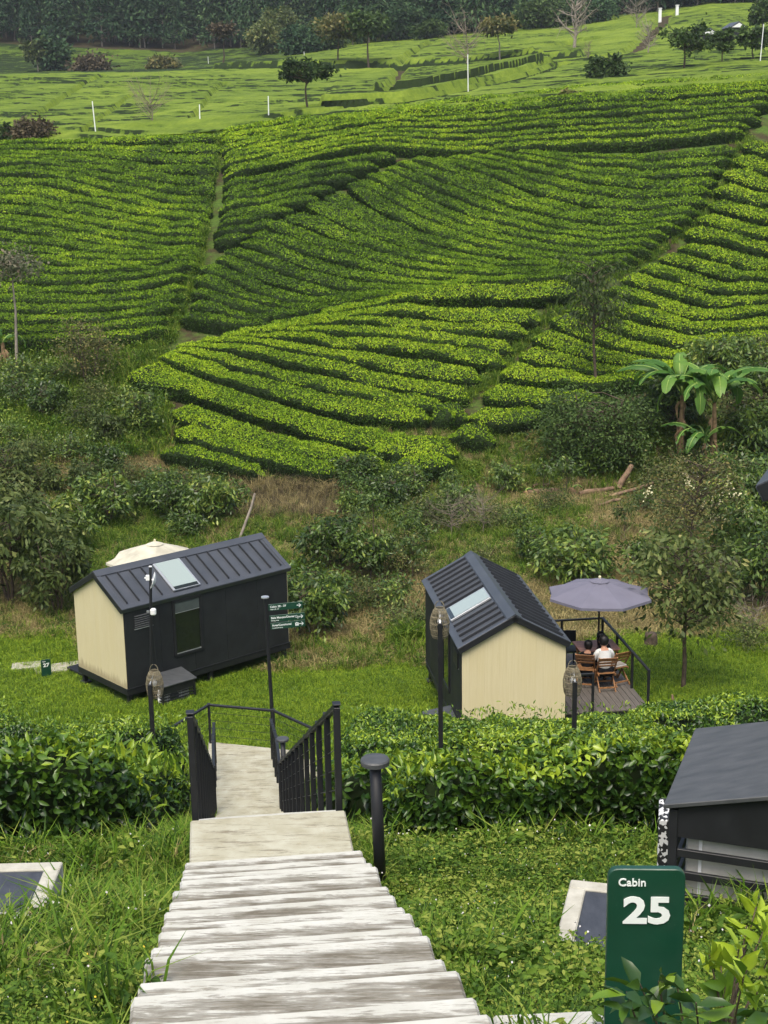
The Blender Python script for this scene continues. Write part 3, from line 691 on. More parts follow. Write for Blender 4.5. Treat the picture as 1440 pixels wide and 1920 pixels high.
# ================================================================ CABINS
LC, RWH, EH, RISE = 5.18, 1.25, 2.085, .681
SLP = RISE/RWH; RANG = math.atan(SLP); RLEN = math.hypot(RWH, RISE)
def cabin(name, loc, yaw, side, label, planks=True, legs=(.5, .5, .5), detail=True, wx=1.15, y0=.07):
    root = empty(name, loc, yaw, label, 'cabin'); y1 = LC-y0
    def top(x): return EH+(RWH-abs(x))*SLP-.13
    HB().prism([(-wx, 0), (wx, 0), (wx, top(wx)), (0, top(0)), (-wx, top(wx))], 1, y0+.03, y1-.03).obj('wall', M['blackwall'], root)
    # gable cladding: upright tan boards
    for yy, s in ((y0, -1), (y1, 1)):
        gw = HB().prism([(-wx, .01), (wx, .01), (wx, top(wx)), (0, top(0)), (-wx, top(wx))], 1, yy+.012 if s < 0 else yy-.028, yy+.028 if s < 0 else yy-.012).obj('gable_wall', M['black'], root)
        n = 14; pw = 2*wx/n
        for k in range(n):
            xa, xb = -wx+k*pw+.0006, -wx+(k+1)*pw-.0006
            poly = [(xa, 0), (xb, 0), (xb, top(xb)), (xa, top(xa))]
            if xa < 0 < xb: poly.insert(3, (0, top(0)))
            ya = yy-.002*((k*7) % 3)/3
            HB().prism(poly, 1, ya, yy+.012 if s < 0 else yy-.012).obj('board', M['tan'], gw)
        HB().prism([(-wx-.012, -.16), (wx+.012, -.16), (wx+.012, -.005), (-wx-.012, -.005)], 1, yy-.012, yy+.012).obj('skirting', M['black'], gw)
    # long walls: five dark sheets each
    for s in (-1, 1):
        sw = HB().box((s*(wx+.008), LC/2, -.09), (.03, LC-.14, .15)).obj('side_wall', M['black'], root, .004)
        for k in range(5):
            pl = (y1-y0-.06)/5; HB().box((s*(wx+.012), y0+.03+pl*(k+.5), (top(wx))/2), (.024, pl-.006, top(wx)-.02)).obj('panel', M['blackwall'], sw, .003)
        HB().box((s*(wx+.02), LC/2, .0), (.035, LC-.1, .022)).obj('sill_strip', M['black'], sw, .003)
    HB().box((0, LC/2, -.13), (2*wx-.08, LC-.3, .16)).obj('floor_frame', M['black'], root)
    li = 0
    for s in (-1, 1):
        for v in (.18, LC/2, LC-.2):
            hg = legs[li % 3]; li += 1
            lg = HB().box((s*(wx-.09), v, -.19-hg/2), (.11, .11, hg)).obj('leg', M['black'], root, .006)
            HB().box((s*(wx-.09), v, -.19-hg+.05), (.24, .24, .22)).obj('footing', M['black'], lg, .012)
    # roof
    for s in (-1, 1):
        rot = Euler((0, s*RANG, 0)).to_matrix()
        def rp(d, v, up):                             # d: distance down the slope from the ridge
            x = s*(d*math.cos(RANG)+up*math.sin(RANG)); return (x, v, EH+RISE-d*math.sin(RANG)+up*math.cos(RANG))
        sl_ = HB().box(rp(RLEN/2, LC/2, -.07), (RLEN, LC, .10), rot).obj('roof_slope', M['roof'], root, .004)
        HB().box(rp(RLEN-.055, LC/2, -.012), (.12, LC+.004, .022), rot).obj('eave_trim', M['roof'], sl_, .004)
        HB().box(rp(RLEN+.006, LC/2, -.075), (.014, LC+.006, .125), rot).obj('fascia', M['roof'], sl_, .003)
        for v in (.055, LC-.055): HB().box(rp(RLEN/2, v, -.011), (RLEN-.12, .12, .022), rot).obj('verge_trim', M['roof'], sl_, .004)
        for v in (-.006, LC+.006): HB().box(rp(RLEN/2, v, -.075), (RLEN, .014, .13), rot).obj('barge_board', M['black'], sl_, .003)
        n = 15
        for k in range(n):
            v = .24+(LC-.48)*k/(n-1)
            if s == side and 1.56 < v < 2.40: continue
            HB().box(rp(RLEN/2+.03, v, .0), (RLEN-.36, .022, .085), rot).obj('seam', M['seam'], sl_, .005)
        if s == side:
            sk = HB().box(rp(.75, 1.98, .02), (1.04, .80, .05), rot).obj('skylight', M['greymetal'], sl_, .006)
            HB().box(rp(.70, 1.98, .048), (.90, .70, .012), rot).obj('pane', M['frost'], sk)
            HB().box(rp(1.20, 1.98, .047), (.10, .70, .012), rot).obj('lower_pane', M['glassdark'], sk)
    HB().prism([(-.17, EH+RISE-.17*SLP+.012), (0, EH+RISE+.03), (.17, EH+RISE-.17*SLP+.012), (.17, EH+RISE-.17*SLP-.01), (0, EH+RISE), (-.17, EH+RISE-.17*SLP-.01)], 1, -.004, LC+.004).obj('ridge_cap', M['roof'], root)
    if detail:
        s = side; X = s*(wx+.03)
        wf = empty('window', (0, 0, 0)); wf.parent = root
        for c, sz in (((X, 1.5, 1.22), (.06, .07, 1.46)), ((X, 2.3, 1.22), (.06, .07, 1.46)), ((X, 1.9, .52), (.06, .87, .07)), ((X, 1.9, 1.92), (.06, .87, .07))):
            HB().box(c, sz).obj('frame', M['black'], wf, .005)
        HB().box((X-.008, 1.9, 1.22), (.012, .74, 1.34)).obj('pane', M['glassdark'], wf)
        HB().box((X+.012, 1.9, 1.75), (.008, .72, .26)).obj('blind', M['blind'], wf)
        HB().box((X+.012, 1.9, 1.615), (.012, .72, .014)).obj('blind_bar', M['greymetal'], wf)
        HB().box((X+.012, 1.9, .565), (.014, .74, .014)).obj('sill', M['greymetal'], wf)
        vt = HB().box((X-.012, .62, 1.66), (.02, .52, .36)).obj('vent', M['black'], root)
        for k in range(6): HB().box((X+.008, .62, 1.52+.055*k), (.03, .50, .03), Euler((0, s*.6, 0)).to_matrix()).obj('slat', M['boxtop'], vt)
        HB().box((X+.01, .62, 1.475), (.02, .53, .014)).obj('vent_sill', M['greymetal'], vt)
    return root
A_O, A_Y = np.array((-7.164, 33.954, -12.618)), -.843
B_O, B_Y = np.array((2.786, 29.523, -12.451)), .123
cabA = cabin('cabin', A_O, A_Y, 1, 'long black cabin with tan gable and skylight near the beige parasol', legs=(.36, .4, .44))
cabB = cabin('cabin', B_O, B_Y, -1, 'black cabin with its tan gable facing the stairs and a deck on its side', legs=(.38, .42, .45))
def loc2w(o, yaw, p):
    c, s = math.cos(yaw), math.sin(yaw); return np.array([o[0]+c*p[0]-s*p[1], o[1]+s*p[0]+c*p[1], o[2]+p[2]])
# near cabin on the right, only a roof corner shows
C_Y = -.40; _c = aty(1417, 925, 10.4); C_O = np.array(_c)-np.array([math.cos(C_Y)*-1.25, math.sin(C_Y)*-1.25, 2.02])
cabC = cabin('cabin', C_O, C_Y, -1, 'nearby cabin of which only a dark roof corner shows at the right edge', legs=(.5, .7, .9), detail=False, wx=.95, y0=.25)

def aircon_box(name, loc, yaw, label, wdt, dep, hgt, slats, sx=0.0, sy=0.0, unit_label='', grille=True):
    """slatted cabinet; x = along the front, y = back, origin front-left foot"""
    root = empty(name, loc, yaw, label, 'cabinet'); t = .055
    zt = lambda x, y: hgt+sx*x+sy*y
    b = HB(); e = .03; cs = [(-e, -e), (wdt+e, -e), (wdt+e, dep+e), (-e, dep+e)]
    lo = [b.b.verts.new((x, y, zt(x, y))) for x, y in cs]; hi = [b.b.verts.new((x, y, zt(x, y)+.03)) for x, y in cs]
    b.b.faces.new(lo[::-1]); b.b.faces.new(hi)
    for k in range(4): b.b.faces.new((lo[k], lo[(k+1) % 4], hi[(k+1) % 4], hi[k]))
    b.obj('top_board', M['boxtop'], root, .004)
    for x in (t/2, wdt-t/2):
        for y in (t/2, dep-t/2): HB().box((x, y, zt(x, y)/2-.012), (t, t, zt(x, y)-.026)).obj('post', M['black'], root, .004)
    HB().prism([(t, hgt-.2), (wdt-t, hgt-.2), (wdt-t, zt(wdt-t, t)-.012), (t, zt(t, t)-.012)], 1, .012, .042).obj('front_rail', M['black'], root)
    hz = (hgt-.30)/slats
    for k in range(slats):
        z = .14+hz*k
        HB().box((wdt/2, t/2, z), (wdt-2*t, .028, hz*.36)).obj('slat', M['black'], root, .003)
        HB().box((t/2, dep/2, z), (.028, dep-2*t, hz*.42)).obj('slat', M['black'], root, .003)
    HB().box((wdt/2, dep-.02, hgt/2), (wdt-2*t, .02, hgt-.1)).obj('back_board', M['black'], root)
    u = empty('outdoor_unit', loc2w(loc, yaw, (.10, .085, .10)), yaw, unit_label, 'air conditioner')
    cw, chh = min(.78, wdt-.24), hgt-.28
    HB().box((cw/2, .12, chh/2), (cw, .24, chh)).obj('case', M['aircon'], u, .012)
    for x in (cw*.12, cw*.68): HB().box((x, -.004, chh/2), (.02, .012, chh*.94)).obj('trim', M['white'], u)
    if grille: HB().lathe([(.20, -.006), (.20, .004)], 20).obj('fan_grille', M['boxtop'], u).matrix_local = Matrix.Translation((cw*.40, -.006, chh*.52)) @ Matrix.Rotation(PI/2, 4, 'X') @ Matrix.Scale(min(1, chh*.42/.2), 4)
    return root
# beside the long cabin: front faces away from its long wall
pA = loc2w(A_O, A_Y, (1.85, .62, -.52))
aircon_box('aircon_cabinet', pA, A_Y+PI/2, 'black slatted cabinet of the long cabin with white unit inside', .98, .62, .60, 4, 0, .16, 'white outdoor unit in the slatted cabinet below the window of the long cabin')
pB = loc2w(B_O, B_Y, (-1.82, 1.30, -.45)); aircon_box('aircon_cabinet', pB, B_Y-PI/2, 'black slatted cabinet of the gable-on cabin beyond the hedge', .95, .60, .58, 4, 0, .16, 'outdoor unit in the slatted cabinet at the wall of the gable-on cabin')
aircon_box('aircon_cabinet', (1.735, 8.2, -4.85), -.36, 'large black slatted cabinet of the near cabin at the right', 1.0, 1.22, .90, 4, .24, 0, 'off-white outdoor unit behind the slats of the large near cabinet', False)
# printed pedestal beside it
pr = empty('printed_pedestal', (2.10, 9.45, -5.35), -.2, 'black and white triangle print pedestal half hidden behind the near slatted cabinet', 'pedestal')
HB().box((0, 0, .47), (.34, .36, .60)).obj('printed_case', M['print'], pr, .008)
HB().box((0, 0, .08), (.28, .30, .20)).obj('plinth', M['concrete'], pr, .01)

# ================================================================ DECK
def deck():
    root = empty('wooden_deck', loc2w(B_O, B_Y, (1.16, .9, 0)), B_Y, 'dark plank deck with black railing beside the gable-on cabin', 'deck')
    Wd, Ld = 2.2, 3.95; n = 16; pw = Wd/n
    for k in range(n):
        HB().box((pw*(k+.5), Ld/2, .035), (pw-.008, Ld, .03)).obj('plank', M['deck'], root, .003)
    HB().box((Wd/2, Ld/2, -.06), (Wd-.02, Ld-.02, .15)).obj('deck_frame', M['black'], root)
    for x, y in ((.1, .1), (Wd-.1, .1), (Wd-.1, Ld-.1), (.1, Ld-.1), (Wd-.1, Ld/2)):
        HB().box((x, y, -.35), (.1, .1, .5)).obj('leg', M['black'], root, .004)
    posts = [(.86, .05), (Wd-.04, .05), (Wd-.04, 1.32), (Wd-.04, 2.6), (Wd-.04, Ld-.05), (1.1, Ld-.05), (.06, Ld-.05)]
    for x, y in posts: HB().box((x, y, .49), (.055, .055, .9)).obj('post', M['black'], root, .004)
    for p, q in (((.0, .05), (.88, .05)), ((Wd-.04, .02), (Wd-.04, Ld-.02)), ((.0, Ld-.05), (Wd-.07, Ld-.05))):
        HB().bar((p[0], p[1], .955), (q[0], q[1], .955), .06, .045).obj('top_rail', M['black'], root, .004)
    bx = HB().box((.34, 3.55, .96), (.7, .5, .05)).obj('canopy_shelf', M['deck'], root, .004)
    return root
deck()
def dloc(x, y, z=.05): return loc2w(B_O, B_Y, (1.16+x, .9+y, z))
def parasol(name, loc, rz, r, rise, z_rim, mat, label, polemat, droop=.0):
    root = empty(name, loc, rz, label, 'parasol'); n = 8
    HB().cyl((0, 0, 0), (0, 0, z_rim+rise-.02), .024, seg=10).obj('pole', polemat, root)
    b = bmesh.new(); rings = []
    for f in (.10, .35, .7, 1.0):
        ring = []
        for k in range(n*2):
            a = PI*k/n; rr = r*f*(1 if k % 2 == 0 else math.cos(PI/n)*(1-.035*f)); ring.append(b.verts.new((rr*math.cos(a), rr*math.sin(a), z_rim+rise*(1-f)**.95-(0 if k % 2 == 0 else .02*f)-droop*f*f*(1 if k % 3 else .3))))
        rings.append(ring)
    for i in range(3):
        for k in range(n*2): b.faces.new((rings[i][k], rings[i][(k+1) % (2*n)], rings[i+1][(k+1) % (2*n)], rings[i+1][k]))
    for k in range(n*2):
        lo = b.verts.new((rings[3][k].co.x*1.005, rings[3][k].co.y*1.005, rings[3][k].co.z-.06)); rings.append(lo)
    low = rings[4:]
    for k in range(n*2): b.faces.new((rings[3][k], rings[3][(k+1) % (2*n)], low[(k+1) % (2*n)], low[k]))
    me = bpy.data.meshes.new('canopy'); b.to_mesh(me); b.free(); setmat(me, mat); cp = link('canopy', me, root)
    sm = cp.modifiers.new('thick', 'SOLIDIFY'); sm.thickness = .006
    v = HB().lathe([(.24, z_rim+rise*.88), (.10, z_rim+rise*1.0), (.02, z_rim+rise+.03)], 16).obj('vent_cap', mat, cp)
    HB().lathe([(.03, z_rim+rise+.02), (.035, z_rim+rise+.06), (.012, z_rim+rise+.09)], 10).obj('finial', M['cream'], root)
    for k in range(n):
        a = 2*PI*k/n; HB().bar((.03*math.cos(a), .03*math.sin(a), z_rim+rise-.12), (r*.97*math.cos(a), r*.97*math.sin(a), z_rim-.02), .014, .02).obj('rib', polemat, root)
    return root
parasol('parasol', dloc(1.62, 2.35), .30, 1.28, .36, 2.06, M['umbgrey'], 'grey eight-sided parasol open over the table on the deck', M['bark'])
pU = aty(290, 1012, 38.6); gz = h(pU[0], pU[1]); parasol('parasol', (pU[0], pU[1], gz), .2, 1.36, .45, float(pU[2]-gz-.52), M['umbbeige'], 'faded beige parasol behind the roof of the long cabin', M['palebark'], droop=.05)

# ---- table, chairs, people, mat
def table():
    r = empty('patio_table', dloc(1.08, 1.98), B_Y+.02, 'folding wooden table with reddish slatted top under the parasol', 'table')
    for k in range(6): HB().box((.5, .07+.125*k, .735), (1.0, .119, .028)).obj('slat', M['table'], r, .003)
    HB().box((.5, .37, .705), (.92, .68, .03)).obj('apron', M['teak'], r)
    for x, y in ((.08, .06), (.92, .06), (.08, .70), (.92, .70)): HB().bar((x, y, 0), (x, .74-y, .70), .04, .045).obj('leg', M['teak'], r, .003)
table()
def chair(label, loc, rz):
    r = empty('folding_chair', loc, rz, label, 'chair', 'folding teak chairs around the patio table')   # faces +y, back at -y
    for k in range(5): HB().box((0, -.15+.08*k, .43), (.40, .065, .018)).obj('seat_slat', M['teak'], r, .002)
    for s in (-1, 1):
        HB().bar((s*.215, .24, 0), (s*.215, -.29, .86), .028, .042).obj('back_leg', M['teak'], r, .003)
        HB().bar((s*.19, -.30, 0), (s*.19, .16, .44), .028, .042).obj('leg', M['teak'], r, .003)
        HB().box((s*.20, 0, .405), (.026, .42, .04)).obj('seat_rail', M['teak'], r, .003)
    rt = Euler((.55, 0, 0)).to_matrix()
    for z, hh in ((.80, .11), (.70, .06), (.61, .05)): HB().box((0, .24-.53*z/.86, z), (.41, .018, hh), rt).obj('back_slat', M['teak'], r, .003)
    HB().box((0, -.24, .10), (.38, .03, .03)).obj('stretcher', M['teak'], r)
    HB().box((0, .16, .12), (.42, .03, .03)).obj('stretcher', M['teak'], r)
    return r
cpos = [('teak folding chair under the person in white', dloc(1.53, 1.42), B_Y-.02), ('teak folding chair under the person in black, near the outer railing', dloc(1.90, 1.74), B_Y+.35), ('teak folding chair half hidden left of the person in white', dloc(1.14, 1.72), B_Y-.35)]
for l, p, a in cpos: chair(l, p, a)
cu = empty('seat_cushion', loc2w(cpos[1][1], cpos[1][2], (0, .02, .442)), cpos[1][2], 'pale cushion on the chair near the outer railing', 'cushion'); HB().box((0, 0, .02), (.38, .38, .04)).obj('pad', M['cushion'], cu, .015)
mt = HB().box((0, 0, .006), (.62, .85, .012)).obj('printed_mat', M['printmat'], None, .002); place(mt, dloc(.62, 2.55, .055), B_Y, 1, 'black and white printed mat on the deck beside the table', 'mat')
bc = empty('black_chair', dloc(.98, 3.05), B_Y, 'black chair back standing behind the far side of the table', 'chair')
b = HB()
for k in range(7):
    a0 = -.6+.2*k; b.box((.45*math.sin(a0), .18-.2*(1-math.cos(a0)), .72), (.10, .03, .30), Euler((0, 0, -a0*.6)).to_matrix())
b.obj('backrest', M['black'], bc, .004); HB().box((0, 0, .44), (.62, .46, .05)).obj('seat', M['black'], bc, .01)
for x in (-.27, .27):
    for y in (-.2, .2): HB().box((x, y, .21), (.035, .035, .42)).obj('leg', M['black'], bc)
for i, (x, y, l) in enumerate(((.16, .95, 'pale slipper bag beside the cabin wall on the deck'), (.12, .25, 'small pale blue bundle at the near end of the deck'))):
    bb = HB().lathe([(.05, 0), (.15, .05), (.17, .14), (.11, .22), (.03, .24)], 12).obj('cloth_bundle', M['umbgrey'], None, 0, True); place(bb, dloc(x, y), .4*i, (.8, .8, .8), l, 'bag')

def person(name, loc, rz, label, top, hairlen, lean, scale=1.0, skirt=M['darkcloth']):
    """seated figure facing +y, pelvis over the seat"""
    root = empty(name, loc, rz, label, 'person'); root.scale = (scale,)*3
    J = {'pel': (0, 0, .52, .145), 'bel': (0, .01+lean*.25, .66, .140), 'che': (0, .02+lean*.6, .84, .155), 'nek0': (0, .02+lean*.85, .985, .075), 'nek': (0, .035+lean, 1.05, .052), 'hd0': (0, .05+lean*1.1, 1.12, .078), 'hd': (0, .055+lean*1.2, 1.20, .098), 'hd1': (0, .05+lean*1.22, 1.275, .072)}
    E = [('pel', 'bel'), ('bel', 'che'), ('che', 'nek0'), ('nek0', 'nek'), ('nek', 'hd0'), ('hd0', 'hd'), ('hd', 'hd1')]
    for s, t in ((-1, 'l'), (1, 'r')):
        J.update({'sh'+t: (s*.17, .02+lean*.8, .945, .068), 'el'+t: (s*.245, .10+lean*.6, .72, .046), 'wr'+t: (s*.16, .34+lean*.5, .74, .030), 'ha'+t: (s*.14, .42+lean*.5, .75, .030),
                  'hi'+t: (s*.10, .02, .50, .098), 'kn'+t: (s*.13, .44, .50, .066), 'an'+t: (s*.13, .42, .08, .042), 'to'+t: (s*.14, .56, .03, .034)})
        E += [('nek0', 'sh'+t), ('sh'+t, 'el'+t), ('el'+t, 'wr'+t), ('wr'+t, 'ha'+t), ('pel', 'hi'+t), ('hi'+t, 'kn'+t), ('kn'+t, 'an'+t), ('an'+t, 'to'+t)]
    def skin(nm, names, edges, grow, mat, root_j, sub=2):
        ids = {k: i for i, k in enumerate(names)}; me = bpy.data.meshes.new(nm)
        me.from_pydata([J[k][:3] for k in names], [(ids[a], ids[c]) for a, c in edges if a in ids and c in ids], []); setmat(me, mat)
        o = link(nm, me, root); md = o.modifiers.new('skin', 'SKIN'); md.use_smooth_shade = True
        for k, i in ids.items():
            r_ = J[k][3]*grow; sv = me.skin_vertices[0].data[i]; sv.radius = (r_*1.0, r_*(.82 if k in ('pel', 'bel', 'che') else 1.0)); sv.use_root = (k == root_j)
        sb = o.modifiers.new('sub', 'SUBSURF'); sb.levels = sb.render_levels = sub; return o
    skin('body', list(J), E, 1.0, M['skin'], 'pel')
    skin('shirt', ['pel', 'bel', 'che', 'nek0', 'shl', 'ell', 'shr', 'elr'], E, 1.17, top, 'che')
    skin('trousers', ['pel', 'hil', 'knl', 'hir', 'knr', 'anl', 'anr'], E, 1.10, skirt, 'pel')
    hd = J['hd']; b = bmesh.new(); bmesh.ops.create_icosphere(b, subdivisions=3, radius=.118)
    for v in b.verts:
        v.co.z *= 1.12
        if v.co.y > .045 and v.co.z < .05: v.co.y = .045+(v.co.y-.045)*.15
        if v.co.z < -.05 and v.co.y < .05: v.co.z *= hairlen; v.co.x *= (1 if hairlen < 1.5 else 1.05)
        v.co += Vector((1, 1, 1))*float(fbm(v.co.x*30, v.co.y*30+v.co.z*17, 77))*.012
    me = bpy.data.meshes.new('hair'); b.to_mesh(me); b.free(); setmat(me, M['hair']); me.polygons.foreach_set('use_smooth', np.ones(len(me.polygons), bool))
    o = link('hair', me, root); o.location = (0, hd[1]-.012, hd[2]+.025)
    f = empty('face', (0, 0, 0)); f.parent = root
    for s in (-1, 1):
        HB().lathe([(.004, -.012), (.014, 0), (.004, .012)], 8).obj('eye', M['white'], f).location = (s*.035, hd[1]+.088, hd[2])
        HB().lathe([(.010, -.03), (.022, 0), (.010, .03)], 8).obj('ear', M['skin'], f).location = (s*.098, hd[1]+.01, hd[2]-.01)
    HB().lathe([(.012, -.02), (.014, -.005), (.004, .03)], 8).obj('nose', M['skin'], f).location = (0, hd[1]+.10, hd[2]-.03)
    HB().box((0, hd[1]+.092, hd[2]-.065), (.045, .01, .010)).obj('mouth', M['orange'], f)
    for s, t in ((-1, 'l'), (1, 'r')):                  # hands with five fingers resting on the table
        w_ = np.array(J['ha'+t][:3]); hn = empty('hand', (0, 0, 0)); hn.parent = root
        for q in range(4):
            x = w_[0]+(q-1.5)*.018; L = (.062, .074, .070, .052)[q if s > 0 else 3-q]
            me = mesh_np('finger', tube_parts([(x, w_[1]+.01, w_[2]+.006), (x, w_[1]+.02+L*.5, w_[2]+.012), (x, w_[1]+.02+L, w_[2]-.006)], [.010, .009, .006], 6), [M['skin']], True); link('finger', me, hn)
        me = mesh_np('thumb', tube_parts([(w_[0]-s*.02, w_[1]-.02, w_[2]), (w_[0]-s*.045, w_[1]+.01, w_[2]+.004), (w_[0]-s*.05, w_[1]+.035, w_[2])], [.011, .010, .007], 6), [M['skin']], True); link('thumb', me, hn)
    return root
person('person', loc2w(cpos[0][1], cpos[0][2], (0, .02, -.07)), cpos[0][2]+.03, 'person in a white t-shirt seated with their back to the stairs', M['tee'], 1.15, .07)
person('person', loc2w(cpos[1][1], cpos[1][2], (-.10, .16, -.10)), cpos[1][2]+.25, 'person with long black hair in black leaning over the table by the outer railing', M['darkcloth'], 2.3, .20, .96)
person('person', loc2w(cpos[2][1], cpos[2][2], (.02, .10, -.14)), cpos[2][2]-.1, 'smaller person in black half hidden left of the one in white', M['darkcloth'], 1.3, .10, .88)
# ================================================================ SIGNS, LAMPS, BOLLARDS, HATCHES
def cabin_sign(loc, rz, num, label, wdt, hgt, th=.03, tilt=0.0):
    r = empty('cabin_sign', loc, rz, label, 'sign'); rad = wdt*.13
    poly = [(-wdt/2, 0), (wdt/2, 0)]
    for k in range(7):
        a = PI/2*k/6; poly.append((wdt/2-rad+rad*math.cos(a), hgt-rad+rad*math.sin(a)))
    for k in range(7):
        a = PI/2+PI/2*k/6; poly.append((-wdt/2+rad+rad*math.cos(a), hgt-rad+rad*math.sin(a)))
    HB().prism(poly, 1, 0, th).obj('panel', M['signgreen'], r, .003)
    text_obj('small_text', 'Cabin', wdt*.155, M['signwhite'], r, (-wdt*.37, -.003, hgt-wdt*.235), (PI/2, 0, 0), .0006*wdt/.27)
    text_obj('number', num, wdt*.52, M['signwhite'], r, (-wdt*.30, -.003, hgt-wdt*.76), (PI/2, 0, 0), .0045*wdt/.27).scale = (1.22, 1, 1)
    return r
p = aty(1213, 1640, 4.45); cabin_sign((p[0], p[1], p[2]-.95), -.05, '25', 'tall green cabin 25 sign with rounded corners in the foreground', .262, .95+.02)
p = hit1(88, 1271); cabin_sign((p[0], p[1], p[2]-.02), .45, '27', 'small green cabin 27 sign beside the path to the long cabin', .25, .52)

def signpost():
    base = aty(513, 1352, 29.2); z0 = float(h(base[0], base[1])); top = aty(497, 1120, 29.2)
    r = empty('direction_signpost', (base[0], base[1], z0), 0, 'slim black post with three green direction boards in front of the long cabin', 'signpost')
    t = Vector((float(top[0]-base[0]), 0, float(top[2]-z0)))
    HB().cyl((0, 0, 0), t, .042, .036, 12).obj('post', M['black'], r)
    HB().cyl(t-Vector((0, 0, .01)), t+Vector((0, 0, .015)), .085, seg=16).obj('cap', M['greymetal'], r)
    rows = [('Cabin 28 - 29', 'Cabin 28 - 29', 1136, 1130, 503, 567, ''), ('Bale Mangan/Dinner', 'Dining Area', 1157, 1151, 505, 571, 'g'), ('Area/Communal', 'Communal Area', 1171, 1164, 507, 572, 'p')]
    for s1, s2, ya, yb, xa, xb, ic in rows:
        a = aty(xa, ya-2.5, 29.15)-np.array([base[0], base[1], z0]); c = aty(xb, yb-2.5, 29.15)-np.array([base[0], base[1], z0]); L = float(np.hypot(c[0]-a[0], .0)); hh = .145
        bd = empty('direction_board', a, 0); bd.parent = r; bd.rotation_euler = (0, -math.atan2(c[2]-a[2], c[0]-a[0])*.55, .12)
        HB().box((L/2, 0, -hh/2), (L, .018, hh)).obj('plate', M['signgreen'], bd, .003)
        text_obj('heading', s1, .062, M['signwhite'], bd, (.03, -.012, -.075), (PI/2, 0, 0), .0012)
        text_obj('subtitle', s2, .034, M['signwhite'], bd, (.03, -.012, -.125), (PI/2, 0, 0), .0004)
        x = L-.06; bb = HB(); bb.box((x-.03, -.012, -.072), (.08, .004, .012))
        for sg in (1, -1): bb.box((x+.0, -.012, -.072+sg*.018), (.058, .004, .012), Euler((0, sg*.8, 0)).to_matrix())
        bb.obj('arrow', M['signwhite'], bd)
        if ic:
            bb = HB(); xx = L-.18
            if ic == 'g':
                for dx, dz in ((0, .012), (.035, -.012)):
                    for q, sz in (((dx-.018, dz), (.006, .045)), ((dx+.018, dz), (.006, .045)), ((dx, dz+.02), (.04, .006)), ((dx, dz-.02), (.04, .006))): bb.box((xx+q[0], -.012, -.075+q[1]), (sz[0], .004, sz[1]))
            else:
                for dx in (-.025, 0, .025): bb.cyl((xx+dx, -.010, -.055+(.012 if dx == 0 else 0)), (xx+dx, -.014, -.055+(.012 if dx == 0 else 0)), .013, seg=10); bb.box((xx+dx, -.012, -.09), (.02, .004, .04))
            bb.obj('pictogram', M['signwhite'], bd)
signpost()
def lamp(px, ytop, ybot_z, Y, lx, label, side=1, arm=True):
    top = aty(px, ytop, Y); z0 = float(h(top[0], top[1]))
    r = empty('lantern_post', (top[0], top[1], z0), 0, label, 'lamp post', 'lantern posts along the hedges'); H_ = float(top[2])-z0
    HB().box((0, 0, H_/2), (.075, .075, H_)).obj('post', M['black'], r, .005)
    HB().bar((0, 0, H_-.01), (lx, .10, H_+.16), .02, .02).obj('arm', M['greymetal'], r)
    sh = empty('lantern', (lx, .16, H_-.16)); sh.parent = r; sh.scale = (.84, .84, .86)
    prof = [(.085, .42), (.12, .38), (.165, .27), (.188, .14), (.185, .02), (.165, -.10), (.14, -.15)]
    n = 32; parts = []
    for k in range(n):
        for tw in (1, -1):
            pts = [(rr*math.cos(2*PI*k/n+tw*.12*i), rr*math.sin(2*PI*k/n+tw*.12*i), z) for i, (rr, z) in enumerate(prof)]; parts += tube_parts(pts, .0048, 3)
    for rr, z in prof: parts += tube_parts([(rr*math.cos(2*PI*q/20), rr*math.sin(2*PI*q/20), z) for q in range(21)], .007, 4)
    o = link('woven_shade', mesh_np('woven_shade', parts, [M['rattan']]), sh); o['kind'] = 'stuff'
    HB().lathe([(.015, .06), (.04, .10), (.045, .16), (.025, .22)], 12).obj('bulb', M['white'], sh, 0, True)
    hk = tube_parts([(.09*math.cos(a), 0, .42+.14*math.sin(a)) for a in np.linspace(0, PI, 9)], .008, 5); link('hanger', mesh_np('hanger', hk, [M['rattan']]), sh)
lamp(825, 1168, 0, 22.0, 0.0, 'tall lantern post in front of the left wall of the gable-on cabin')
lamp(1078, 1278, 0, 22.5, -.02, 'lantern post in front of the deck')
lamp(281, 1283, 0, 24.5, .06, 'short lantern post in the hedge before the long cabin')

def bollard(px, pyb, Y, top_px, label, s=1.0):
    b0 = aty(px, pyb, Y); z0 = float(h(b0[0], b0[1])); t = aty(px-12*s, top_px, Y)
    r = empty('bollard_light', (b0[0], b0[1], z0-.05), 0, label, 'bollard light', 'mushroom bollards beside the steps'); H_ = float(t[2])-z0+.05
    HB().cyl((0, 0, 0), (-.03, 0, H_-.03), .046, seg=16).obj('post', M['black'], r, 0, True)
    HB().lathe([(.085, H_-.055), (.112, H_-.045), (.114, H_-.012), (.104, H_), (.05, H_+.004)], 24, (-.03, 0, 0)).obj('cap', M['boxtop'], r)
bollard(714, 1632, 10.35, 1422, 'black mushroom bollard standing in the weeds right of the steps')
bollard(535, 1450, 24.0, 1384, 'small black bollard next to the lower handrail', .6)

